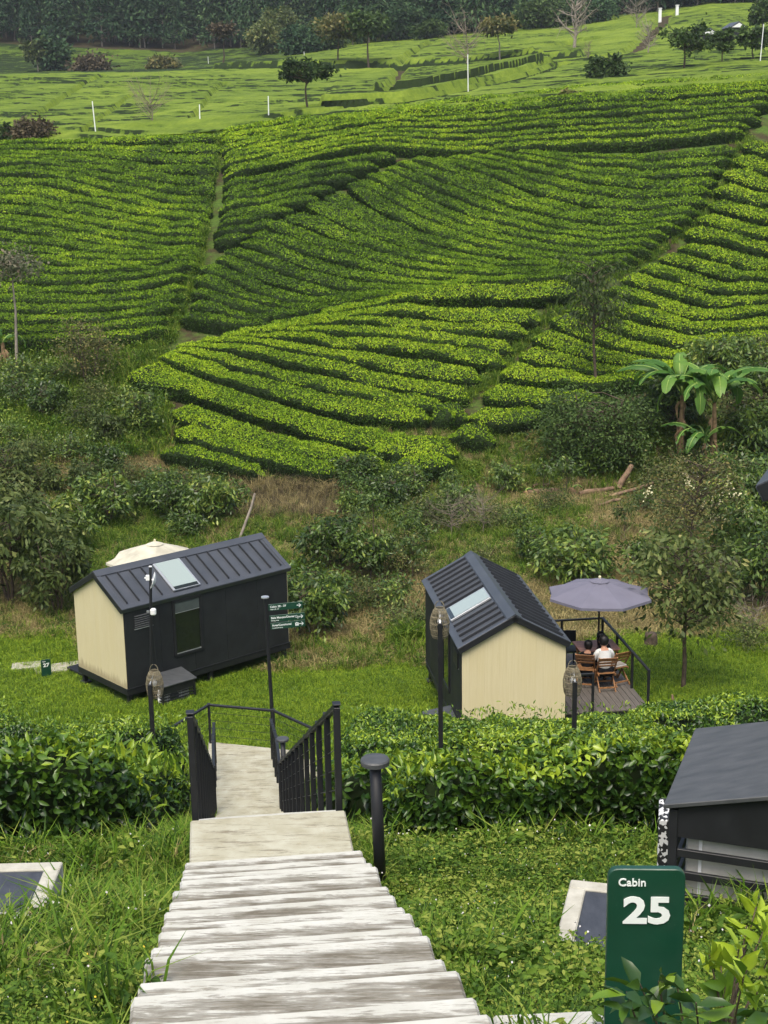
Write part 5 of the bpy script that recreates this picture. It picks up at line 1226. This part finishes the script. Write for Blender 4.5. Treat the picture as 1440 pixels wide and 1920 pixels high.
far_tree('field_tree', 'taller twin tree with a flat dark crown at the forest edge', 692, 133, 30, 66, (BR, BK), 408, z0=.5, nclu=60, shape='umbrella')
far_tree('field_bush', 'tiny round bush on the bright field in the centre', 728, 128, 110, 14, (BR, BK), 409, z0=.05, nclu=16, cat='shrub')
far_tree('field_tree', 'flat-topped tree alone on the bright field, right of centre', 940, 128, 38, 54, (M['flower'], PBK), 410, z0=.62, nclu=40, shape='umbrella')
far_tree('field_bush', 'round dark bush right on the hill crest', 1136, 157, 103, 66, (BR, BK), 411, z0=.02, nclu=90, cat='shrub', spread=.18)
far_tree('field_tree', 'crooked open tree on the right crest', 1283, 140, 38, 84, (BR, BK), 412, z0=.35, nclu=34, spread=.12)
far_tree('field_tree', 'small tree right of the crooked one', 1352, 130, 56, 46, (BR, BK), 413, z0=.5, nclu=34, spread=.16)
far_tree('field_tree', 'small tree near the right edge beside the pole', 1412, 124, 48, 56, (BR, BK), 414, z0=.5, nclu=34, spread=.16)
far_tree('field_tree', 'tall tree cut by the right edge at the top', 1428, 70, 0, 40, (BR, PBK), 415, z0=.4, nclu=40)
far_tree('field_bush', 'dark purplish shrubs at the left end of the crest', 62, 272, 222, 64, (M['redleaf'], BK), 416, z0=.02, nclu=60, cat='shrub', group='shrubs along the hill crest')
far_tree('field_bush', 'dark green shrub cut by the left edge on the crest', 8, 272, 232, 50, (BR, BK), 417, z0=.02, nclu=50, cat='shrub', group='shrubs along the hill crest')
far_tree('field_bush', 'yellow-brown weed tuft among the hedges near the crest', 1072, 198, 166, 40, (M['flower'], BK), 418, z0=.02, nclu=26, cat='shrub', group='shrubs along the hill crest')
for i, (px, py, pt, wp, lab) in enumerate([(285, 242, 162, 88, 'wide leafless grey tree on the far field left of centre'), (874, 135, 22, 80, 'leafless tree with a dark trunk, right of centre on the far field'), (1076, 98, -30, 76, 'tall thick leafless trunk reaching the top edge'), (1192, 62, -10, 50, 'thin leafless tree at the forest edge on the right'), (1214, 110, 20, 40, 'slanting leafless trunk beside the track'), (1102, 122, 66, 16, 'dead snag on the field right of the tall bare trunk')]):
    P = hit([px], [py], 0, y0=108.)[0]; q = aty(px, pt, P[1]); H_ = float(q[2]-P[2]); bare('bare_tree', lab, 'tree', P, H_, wp/2/F_PX*P[1], 500+i, PBK if i in (2, 3, 4) else M['twig'], 30, 'leafless trees in the far fields', tr=H_*(.03 if i == 2 else .018), twigs=5, up=.8)
for i, (px, py, pt, lab) in enumerate([(181, 262, 190, 'leaning white pole far left behind the crest'), (375, 238, 196, 'white pole behind the crest between the bare tree and its neighbour'), (504, 232, 180, 'white pole left of the spreading green tree'), (878, 183, 102, 'tall white pole below the leafless tree'), (1424, 128, 45, 'white pole at the right edge'), (391, 127, 106, 'short white pole at the foot of the forest'), (571, 113, 97, 'short white post by the round trees')]):
    P = hit([px], [py], 0, y0=108.)[0]; q = aty(px-(8 if i == 0 else 1 if i != 4 else -8), pt, P[1]); r = empty('utility_pole', P, 0, lab, 'pole', 'white poles in the far fields'); HB().cyl((0, 0, -.2), Vector([float(c) for c in q-P]), .055, .045, 8).obj('shaft', M['white'], r)
for i, (px, py, lab) in enumerate([(1237, 42, 'left white gate pillar at the head of the track'), (1269, 36, 'right white gate pillar at the head of the track')]):
    P = hit([px], [py], 0, y0=120.)[0]; r = empty('gate_pillar', P, 0, lab, 'pillar', 'white gate pillars on the track'); HB().box((0, 0, 1.1), (.5, .5, 2.3)).obj('shaft', M['white'], r, .03); HB().box((0, 0, 2.3), (.62, .62, .12)).obj('cap', M['white'], r, .02)
for i, (px, py, lab) in enumerate([(1322, 92, 'small dark shed with a white gable between the trees on the right'), (1376, 78, 'small dark shed with a pale roof right of the other')]):
    P = hit([px], [py], 0, y0=120.)[0]; r = empty('far_shed', P, .3, lab, 'shed', 'far sheds on the right'); HB().box((0, 0, .9), (2.6, 2.2, 1.8)).obj('wall', M['blackwall'], r); HB().prism([(-1.5, 1.75), (1.5, 1.75), (0, 2.6)], 1, -1.2, 1.2).obj('roof', M['roof'], r); HB().prism([(-1.1, 1.8), (1.1, 1.8), (0, 2.4)], 1, -1.26, -1.21).obj('gable', M['white'], r)
# round trees at the forest edge
for i, (px, py, pt, wp, lab, mt_) in enumerate([(500, 108, 40, 60, 'pale round tree leftmost of the forest-edge clump', 'shrub'), (560, 112, 50, 62, 'dark round tree with a full crown beside the pale one', 'pine'), (610, 105, 40, 60, 'broad green tree behind the russet leaning tree', 'broad'), (655, 80, 20, 70, 'tall green tree in the middle of the forest-edge clump', 'broad'), (755, 82, 2, 70, 'big dark domed tree above the bright field', 'pine'), (805, 80, 40, 46, 'smaller domed tree right of the big one', 'broad'), (790, 72, 10, 50, 'brownish domed tree between the bigger ones', 'flower'), (905, 66, 10, 60, 'dark round tree behind the leafless one', 'pine'), (1020, 60, 0, 90, 'large dark green tree right of centre at the forest edge', 'broad'), (960, 62, 8, 60, 'dark tree just left of the large green one', 'pine'), (1110, 50, -10, 70, 'dark tree behind the thick bare trunk', 'pine'), (525, 100, 15, 60, 'tall pale tree behind the round clump', 'shrub'), (850, 70, 20, 60, 'dark tree left of the leafless one at the forest edge', 'pine')]):
    P = hit([px], [py], 0, y0=120.)[0]; Y = max(P[1], 262.); b0 = aty(px, py+3, Y); b0[2] = h(b0[0], b0[1]); q = aty(px, pt, Y); H_ = float(q[2]-b0[2])
    plant('edge_tree', lab, 'tree', b0, 'round trees along the forest edge', plant_mesh(600+i, H_, wp/2/F_PX*Y*1.05, H_*.02, 80, 60, .62, .40, z0=.12, spread=.2, shape='round'), (M[mt_], BK))
# pine wood: individuals at the edge with pale trunks, one mass behind
PN = []
for k in range(4):
    PN.append(plant_mesh(700+k, 18, 2.6+.3*k, .17, 80, 22, 1.1, .42, z0=.16, spread=.30, shape='cone', droop=-.5, bend=.03))
PMESH = [(mesh_np('trunk', tp, [PBK], True), mesh_np('crown', cp, [M['pine']])) for tp, cp in PN]
EDGE = [(12, 70), (40, 66), (78, 63), (118, 62), (150, 60), (168, 60), (194, 58), (225, 58), (248, 58), (270, 56), (284, 56), (300, 56), (306, 56), (310, 58), (335, 62), (355, 66), (372, 70), (405, 78), (430, 86), (452, 90), (470, 92), (210, 57), (96, 62)]
rng = np.random.default_rng(77)
for i, (px, py) in enumerate(EDGE):
    P = hit([px], [py], 0, y0=200.)[0]; r = empty('pine_tree', P, rng.random()*6, ('pine with a bare pale trunk at the forest edge, %s from the left' % ['first', 'second', 'third', 'fourth', 'fifth', 'sixth', 'seventh', 'eighth', 'ninth', 'tenth', 'eleventh', 'twelfth', 'thirteenth', 'fourteenth', 'fifteenth', 'sixteenth', 'seventeenth', 'eighteenth', 'nineteenth', 'twentieth', 'twenty-first', 'twenty-second', 'twenty-third'][sorted(range(len(EDGE)), key=lambda q: EDGE[q][0]).index(i)]), 'pine tree', 'pines along the forest edge')
    s = rng.uniform(.8, 1.15); r.scale = (s, s, s*rng.uniform(.95, 1.2)); t, c = PMESH[i % 4]; link('trunk', t, r); link('crown', c, r)
def proto2(k):
    tp, cp = PN[k]; return proto('pine_source', mesh_np('pine_source', [(V, F, 1, t) for V, F, m, t in tp]+cp, [M['pine'], PBK]))
pro = [proto2(k) for k in range(4)]
n = 1500; Y = rng.uniform(330, 560, n); X = Y*rng.uniform(-.36, .36, n)
s_ = X/Y; lim = np.interp(s_, [-.3, -.12, -.05, 0, .1, .3], [336, 338, 318, 300, 300, 330]); ok = Y > lim; X, Y = X[ok], Y[ok]
X2 = rng.uniform(-10, 85, 160); Y2 = rng.uniform(295, 335, 160); X = np.concatenate([X, X2]); Y = np.concatenate([Y, Y2])
scatter('pine_forest', np.stack([X, Y, h(X, Y)-.3], 1), rng.random(len(X))*6.28, .03, rng.uniform(.75, 1.25, len(X)), rng.integers(0, 4, len(X)), pro, 'dark pine forest closing the view behind the fields', 'forest')
# ================================================================ GRASS AND WEEDS
def tuft_mesh(seed, nb, hgt, wid, spread, mats, lean=.5, tint=(0, 1)):
    rng = np.random.default_rng(seed); Vs = []; Fs = []; T = []; o = 0
    for k in range(nb):
        a = rng.random()*2*PI; r0 = rng.random()**.5*spread; b0 = np.array([r0*math.cos(a), r0*math.sin(a), 0]); d = rng.random()*2*PI
        H_ = hgt*rng.uniform(.5, 1.15); out = np.array([math.cos(d), math.sin(d), 0])*H_*lean*rng.uniform(.3, 1.3); sd = np.array([-math.sin(d), math.cos(d), 0])*wid/2*rng.uniform(.7, 1.3)
        p0, p1, p2 = b0, b0+out*.35+np.array([0, 0, H_*.62]), b0+out+np.array([0, 0, H_*(1-.25*lean)])
        Vs += [p0-sd, p0+sd, p1+sd*.8, p1-sd*.8, p2]; Fs.append((o, o+1, o+2, o+3)); T += [tint[0]+(tint[1]-tint[0])*rng.random()]*5; o += 5
    V = np.array(Vs); F4 = np.array(Fs); F3 = np.array([(f[3], f[2], f[2]+2) for f in Fs])
    return [(V, F4, 0, np.array(T)), (V, F3, 0, np.array(T))]
def weed_mesh(seed, nl, hgt, ll, lw, spread, flowers=0, stem=True):
    rng = np.random.default_rng(seed); n = nl; a = rng.random(n)*2*PI; r0 = rng.random(n)**.6*spread; z = hgt*rng.random(n)**.8
    C = np.stack([r0*np.cos(a), r0*np.sin(a), z+.01], 1); A = np.stack([np.cos(a+rng.normal(size=n)*.7), np.sin(a+rng.normal(size=n)*.7), rng.normal(size=n)*.35+.1], 1)
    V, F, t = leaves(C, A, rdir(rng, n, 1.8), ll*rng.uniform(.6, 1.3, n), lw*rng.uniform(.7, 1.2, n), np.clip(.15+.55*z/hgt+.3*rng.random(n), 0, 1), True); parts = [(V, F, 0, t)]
    if stem:
        for k in range(max(2, nl//8)): b0 = rng.normal(size=2)*spread*.4; parts += [(v, f, 0, .3) for v, f, m, _ in tube_parts([(b0[0], b0[1], 0), (b0[0]*1.3, b0[1]*1.3, hgt*rng.uniform(.6, 1.1))], [.003, .0015], 3)]
    if flowers:
        m = flowers; P = np.stack([rng.normal(size=m)*spread*.6, rng.normal(size=m)*spread*.6, hgt*rng.uniform(1.0, 1.35, m)], 1)
        V, F, t = leaves(P, rdir(rng, m), rdir(rng, m, 2), .012, .011, np.ones(m)); parts.append((V, F, 1, t))
    return parts
def pm(name, parts, mats): return proto(name, mesh_np(name, parts, mats))
rng = np.random.default_rng(88)
def frustum(n, y0, y1, s0=-.31, s1=.31):
    y = np.sqrt(rng.random(n)*(y1*y1-y0*y0)+y0*y0); return y*rng.uniform(s0, s1, n), y
def stair_uv(x, y):
    dx, dy = x-S0[0], y-S0[1]; return dx*SRGT[0]+dy*SRGT[1], dx*SDIR[0]+dy*SDIR[1]
def clear(x, y, m=.0, m2=.36):
    u, v = stair_uv(x, y); ok = ~((np.abs(u) < SW/2+.02+m) & (v < 17.9))
    for (ax, ay, rz, wx, wy, sg) in HATCHES:
        dx, dy = x-ax, y-ay; uu = dx*math.cos(rz)+dy*math.sin(rz); vv = -dx*math.sin(rz)+dy*math.cos(rz); ok &= ~((uu*sg > -.01) & (uu*sg < wx) & (vv < .01) & (vv > -wy-(m2 if sg > 0 else .08)))
    dx, dy = x-1.735, y-8.2; uu = dx*math.cos(-.36)+dy*math.sin(-.36); vv = -dx*math.sin(-.36)+dy*math.cos(-.36); ok &= ~((uu > -.02) & (uu < 1.1) & (vv > -.02) & (vv < 1.1))
    return ok
def cab_clear(x, y):
    ok = np.ones(len(x), bool)
    for o, yw in ((A_O, A_Y), (B_O, B_Y)):
        dx, dy = x-o[0], y-o[1]; u = dx*math.cos(yw)+dy*math.sin(yw); v = -dx*math.sin(yw)+dy*math.cos(yw)
        ok &= ~((np.abs(u) < 1.1) & (v > .05) & (v < 5.1))
        if o is B_O: ok &= ~((u > 1) & (u < 3.35) & (v > .9) & (v < 4.85))
    return ok
HATCHES = []
for o in bpy.data.objects:
    if o.name.startswith('utility_hatch'): HATCHES.append((o.location.x, o.location.y, o.rotation_euler.z, .62 if o.location.x > 0 else .85, .92 if o.location.x > 0 else .80, 1 if o.location.x > 0 else -1))
gp = [pm('grass_a', tuft_mesh(1, 26, .20, .009, .07, 0), [M['grass']]), pm('grass_b', tuft_mesh(2, 22, .30, .010, .09, 0, .8), [M['grass']]), pm('grass_c', tuft_mesh(3, 16, .14, .012, .08, 0, 1.0), [M['grass']]),
      pm('straw_a', tuft_mesh(4, 16, .24, .006, .08, 0, .8), [M['straw']])]
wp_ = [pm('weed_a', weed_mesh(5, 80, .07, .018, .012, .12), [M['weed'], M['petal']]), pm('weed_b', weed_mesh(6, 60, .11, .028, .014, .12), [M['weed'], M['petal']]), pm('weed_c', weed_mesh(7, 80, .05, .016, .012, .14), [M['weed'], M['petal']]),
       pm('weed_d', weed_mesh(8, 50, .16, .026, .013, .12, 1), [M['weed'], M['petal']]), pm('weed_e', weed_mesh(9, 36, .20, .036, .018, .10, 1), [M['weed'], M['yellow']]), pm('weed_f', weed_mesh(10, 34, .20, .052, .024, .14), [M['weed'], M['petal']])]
# foreground left: long grass; right: low weeds with grass near the steps
def fg():
    x, y = frustum(52000, 3.6, 13.2, -.33, .34); ok = clear(x, y); x, y = x[ok], y[ok]
    u, v = stair_uv(x, y); left = u < 0; nz = fbm(x*1.1, y*1.1, 61); near_st = np.abs(u)-SW/2 < .55
    wg = np.where(left, .46, np.where(near_st, .42, .18))+nz*1.5
    isg = rng.random(len(x)) < np.clip(wg, .05, .97)
    g = isg; n = g.sum(); idx = rng.choice(4, n, p=[.40, .22, .36, .02])
    sc = rng.uniform(.38, .92, n)*(1+.8*nz[g])*np.where(left[g], .95, .8)
    scatter('meadow_grass', np.stack([x[g], y[g], h(x[g], y[g])-.01], 1), rng.random(n)*6.28, .12, sc, idx, gp, 'long green grass growing on both sides of the steps', 'grass')
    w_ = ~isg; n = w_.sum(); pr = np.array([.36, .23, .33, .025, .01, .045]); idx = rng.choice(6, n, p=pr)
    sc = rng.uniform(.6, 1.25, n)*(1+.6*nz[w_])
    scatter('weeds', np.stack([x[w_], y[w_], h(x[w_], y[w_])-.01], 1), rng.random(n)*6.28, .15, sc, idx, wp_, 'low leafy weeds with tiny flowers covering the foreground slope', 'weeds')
    # tall grass and weeds hanging over the stair edges
    n = 420; v = rng.uniform(-7, 1.5, n); cl = fbm(v*1.4, np.zeros(n), 91) > -.02; v = v[cl]; n = len(v); u = np.where(rng.random(n) < .5, -1, 1)*(SW/2+.05+rng.random(n)*.14)
    P = np.array([stair_pt(a, c, 0) for a, c in zip(u, v)]); P[:, 2] = h(P[:, 0], P[:, 1])-.01
    scatter('edge_grass', P, rng.random(n)*6.28, .3, rng.uniform(.6, 1.25, n), rng.choice(4, n, p=[.35, .2, .25, .2]), [gp[0], gp[1], wp_[1], wp_[5]], 'ragged grass and weeds leaning over the edges of the upper steps', 'grass')
    # taller mixed clumps standing out of the sward
    x, y = frustum(9000, 3.8, 12.4, -.33, .34); u, v = stair_uv(x, y); ok = clear(x, y) & (fbm(x*.9, y*.9, 95) > .07) & ((y > 6.5) | (u < 0)); x, y = x[ok], y[ok]; n = min(len(x), 1300); x, y = x[:n], y[:n]
    scatter('weed_clumps', np.stack([x, y, h(x, y)-.01], 1), rng.random(n)*6.28, .22, rng.uniform(.9, 1.7, n), rng.choice(5, n, p=[.28, .22, .18, .26, .06]), [wp_[1], wp_[5], wp_[3], gp[1], gp[3]], 'taller clumps of mixed weeds and grass on the foreground slope', 'weeds')
    # loose weeds at the foot of the hedges
    n = 900; x = np.where(rng.random(n) < .4, rng.uniform(-4.4, -1.9, n), rng.uniform(-.3, 4.0, n)); y = rng.normal(11.9, .28, n); ok = clear(x, y); x, y = x[ok], y[ok]; n = len(x)
    scatter('hedge_foot_weeds', np.stack([x, y, h(x, y)-.01], 1), rng.random(n)*6.28, .2, rng.uniform(.9, 1.7, n), rng.choice(4, n, p=[.36, .22, .36, .06]), [wp_[1], wp_[3], wp_[5], gp[1]], 'taller loose weeds along the foot of the nearest hedges', 'weeds')
    # steep slope between the hedges
    x, y = frustum(9000, 13.2, 28, -.31, .31); ok = clear(x, y, .03); x, y = x[ok], y[ok]; n = len(x)
    scatter('slope_grass', np.stack([x, y, h(x, y)-.01], 1), rng.random(n)*6.28, .15, rng.uniform(.7, 1.4, n), rng.choice(4, n, p=[.4, .35, .2, .05]), gp, 'grass between the hedges along the steep flight', 'grass')
fg()
# lawn round the cabins
lp = [pm('lawn_a', tuft_mesh(11, 34, .085, .010, .13, 0, .9), [M['lawn']]), pm('lawn_b', tuft_mesh(12, 30, .11, .010, .13, 0, 1.0), [M['lawn']]), pm('lawn_c', tuft_mesh(13, 26, .16, .011, .12, 0, .8), [M['lawn']])]
def lawn():
    x, y = frustum(42000, 27, 43.5, -.31, .31); e = 37.0+fbm(x*.25, y*.25, 63)*4+np.clip((x-4)/3, 0, 1)*2.0+np.clip((-x-7)/2, 0, 1)*2.5; ok = (y < e) & cab_clear(x, y) & clear(x, y); x, y = x[ok], y[ok]; n = len(x)
    tall = np.clip((y-35.5)/4, 0, 1)*.6
    scatter('lawn_grass', np.stack([x, y, h(x, y)-.01], 1), rng.random(n)*6.28, .12, rng.uniform(.7, 1.25, n)*(1+.9*tall), rng.choice(3, n, p=[.45, .4, .15]), lp, 'bright mown grass around the two cabins', 'lawn')
lawn()
# rough ground behind: straw, tufts, low scrub leaves
def rough():
    x, y = frustum(42000, 35, 60.5, -.32, .32); ok = cab_clear(x, y); x, y = x[ok], y[ok]
    e = 37.0+fbm(x*.25, y*.25, 63)*4+np.clip((x-4)/3, 0, 1)*2.0+np.clip((-x-7)/2, 0, 1)*2.5; k = y > e-.5; x, y = x[k], y[k]; n = len(x)
    nz = fbm(x*.22, y*.22, 65, 4); dry = rng.random(n) < np.clip(.60+nz*2.8+np.where((x > 2) & (x < 13), .15, 0), .05, .95)
    ps = [gp[3], pm('straw_b', tuft_mesh(14, 22, .16, .010, .16, 0, 1.3), [M['straw']]), lp[2], gp[1], wp_[1], wp_[5]]
    idx = np.where(dry, rng.choice([0, 1], n, p=[.35, .65]), rng.choice([2, 3, 4, 5], n, p=[.12, .40, .28, .2])); sc = rng.uniform(.8, 1.7, n)
    scatter('rough_grass', np.stack([x, y, h(x, y)-.01], 1), rng.random(n)*6.28, .2, sc, idx, ps, 'patchy straw and rough green growth on the slope behind the cabins', 'rough grass')
    # brown dead bank below the tea, left of centre
    q = hit(rng.uniform(430, 650, 900), rng.uniform(905, 975, 900)); n = len(q)
    bp = [pm('dead_a', tuft_mesh(15, 20, .55, .008, .14, 0, .7), [M['straw']]), pm('dead_b', tuft_mesh(16, 20, .5, .010, .14, 0, .7), [M['redleaf']])]
    scatter('dead_bracken', q, rng.random(n)*6.28, .3, rng.uniform(.6, 1.3, n), rng.choice(2, n, p=[.4, .6]), bp, 'brown dead bracken on the bank under the lowest tea hedges', 'bracken')
    # grass in the gully path, the footpath and the hill foot
    p2 = np.array([(1405, 255), (1365, 330), (1310, 420), (1200, 497), (1095, 548), (1020, 606), (960, 670), (905, 725), (850, 765)]); tq = rng.random(900)*8; iq = tq.astype(int); fq = (tq-iq)[:, None]; pq = p2[iq]*(1-fq)+p2[iq+1]*fq+rng.normal(size=(900, 2))*np.array([9, 3])
    gx = np.concatenate([rng.uniform(-1, 1, 700)*9+np.interp(t_ := rng.random(700), [0, .3, .6, 1], [415, 388, 372, 312]), rng.uniform(640, 900, 500), rng.uniform(0, 320, 1800), pq[:, 0]]); gy = np.concatenate([252+t_*395, rng.uniform(878, 905, 500), rng.uniform(640, 860, 1800), pq[:, 1]])
    q = hit(gx, gy); n = len(q); idx = rng.choice(3, n, p=[.4, .3, .3]); s0 = np.concatenate([rng.uniform(1.2, 2.6, 700), rng.uniform(1.2, 2.4, 500), rng.uniform(1.2, 3, 1800), rng.uniform(.8, 2.0, 900)])
    scatter('path_grass', q, rng.random(n)*6.28, .2, s0, idx, [gp[1], lp[2], wp_[5]], 'soft green grass in the gully path and along the hill foot', 'grass')
    # clump of tall grass beside the gable-on cabin
    q = hit(rng.normal(765, 16, 110), rng.normal(1200, 9, 110)); n = len(q)
    scatter('grass_clump', q, rng.random(n)*6.28, .2, rng.uniform(1.6, 2.8, n), rng.choice(2, n), [gp[1], lp[2]], 'tall lush grass clump left of the gable-on cabin', 'grass')
rough()
# ---- young tea bush in front of the sign
def front_tea():
    rng = np.random.default_rng(3); b0 = aty(1330, 1960, 3.75); r = empty('young_tea_bush', (b0[0], b0[1], float(h(b0[0], b0[1]))), 0, 'tea bush with bright young tips in front of the cabin 25 sign', 'shrub'); B0 = np.array(r.location)
    tips = [(1175, 1860, .2), (1200, 1845, .3), (1235, 1840, .5), (1270, 1850, .3), (1290, 1905, .35), (1225, 1895, .15), (1330, 1790, .8), (1352, 1810, .8), (1385, 1780, .9), (1400, 1735, .9), (1418, 1700, 1.0), (1432, 1745, .7), (1360, 1850, .5), (1395, 1830, .75), (1420, 1860, .6), (1440, 1900, .4), (1340, 1900, .3), (1380, 1910, .3), (1440, 1800, .8), (1305, 1880, .3)]
    P = []; A = []; T = []; tp = []
    for px, py, br in tips:
        Y = 3.75+rng.uniform(-.25, .25); c = aty(px, py, Y); root = np.array([b0[0]+rng.normal()*.05, b0[1], b0[2]-.15]); tp += tube_parts([root-B0, (root*.4+c*.6)-B0+np.array([0, 0, -.02]), c-B0], [.006, .004, .0022], 5)
        for k in range(7):
            a = rng.random()*2*PI; el = rng.uniform(-.2, .5) if br < .5 else rng.uniform(.2, 1.4); d = np.array([math.cos(a)*math.cos(el), math.sin(a)*math.cos(el), math.sin(el)]); L = rng.uniform(.075, .12) if br < .5 else rng.uniform(.06, .11)
            P.append(np.append(c-B0+d*L*.5-np.array([0, 0, .02*k*.5]), L)); A.append(d); T.append(np.clip(br+.12+rng.normal()*.12, 0.25, 1))
    P = np.array(P); A = np.array(A); V, F, t = leaves(P[:, :3], A, rdir(rng, len(P), 1.5), P[:, 3], P[:, 3]*.40, np.array(T), True)
    link('stems', mesh_np('stems', tp, [M['bark']]), r); link('foliage', mesh_np('foliage', [(V, F, 0, t)], [M['tea_near']], False), r)
front_tea()
# ================================================================ AIR
def haze():
    HB().box((0, 295, 39.5), (800, 690, 109)).obj('tmp', M['white'])
    o = bpy.data.objects['tmp']; o.name = 'haze'; o['kind'] = 'stuff'; o['label'] = 'thin pale haze softening the far fields and forest'
    m = bpy.data.materials.new('haze_air'); m.use_nodes = True; t = m.node_tree; t.nodes.clear()
    out = t.nodes.new('ShaderNodeOutputMaterial'); v = t.nodes.new('ShaderNodeVolumePrincipled'); v.inputs['Color'].default_value = (.82, .88, .92, 1); v.inputs['Density'].default_value = .00018; v.inputs['Anisotropy'].default_value = .2
    t.links.new(v.outputs[0], out.inputs['Volume']); o.data.materials.clear(); o.data.materials.append(m)
haze()
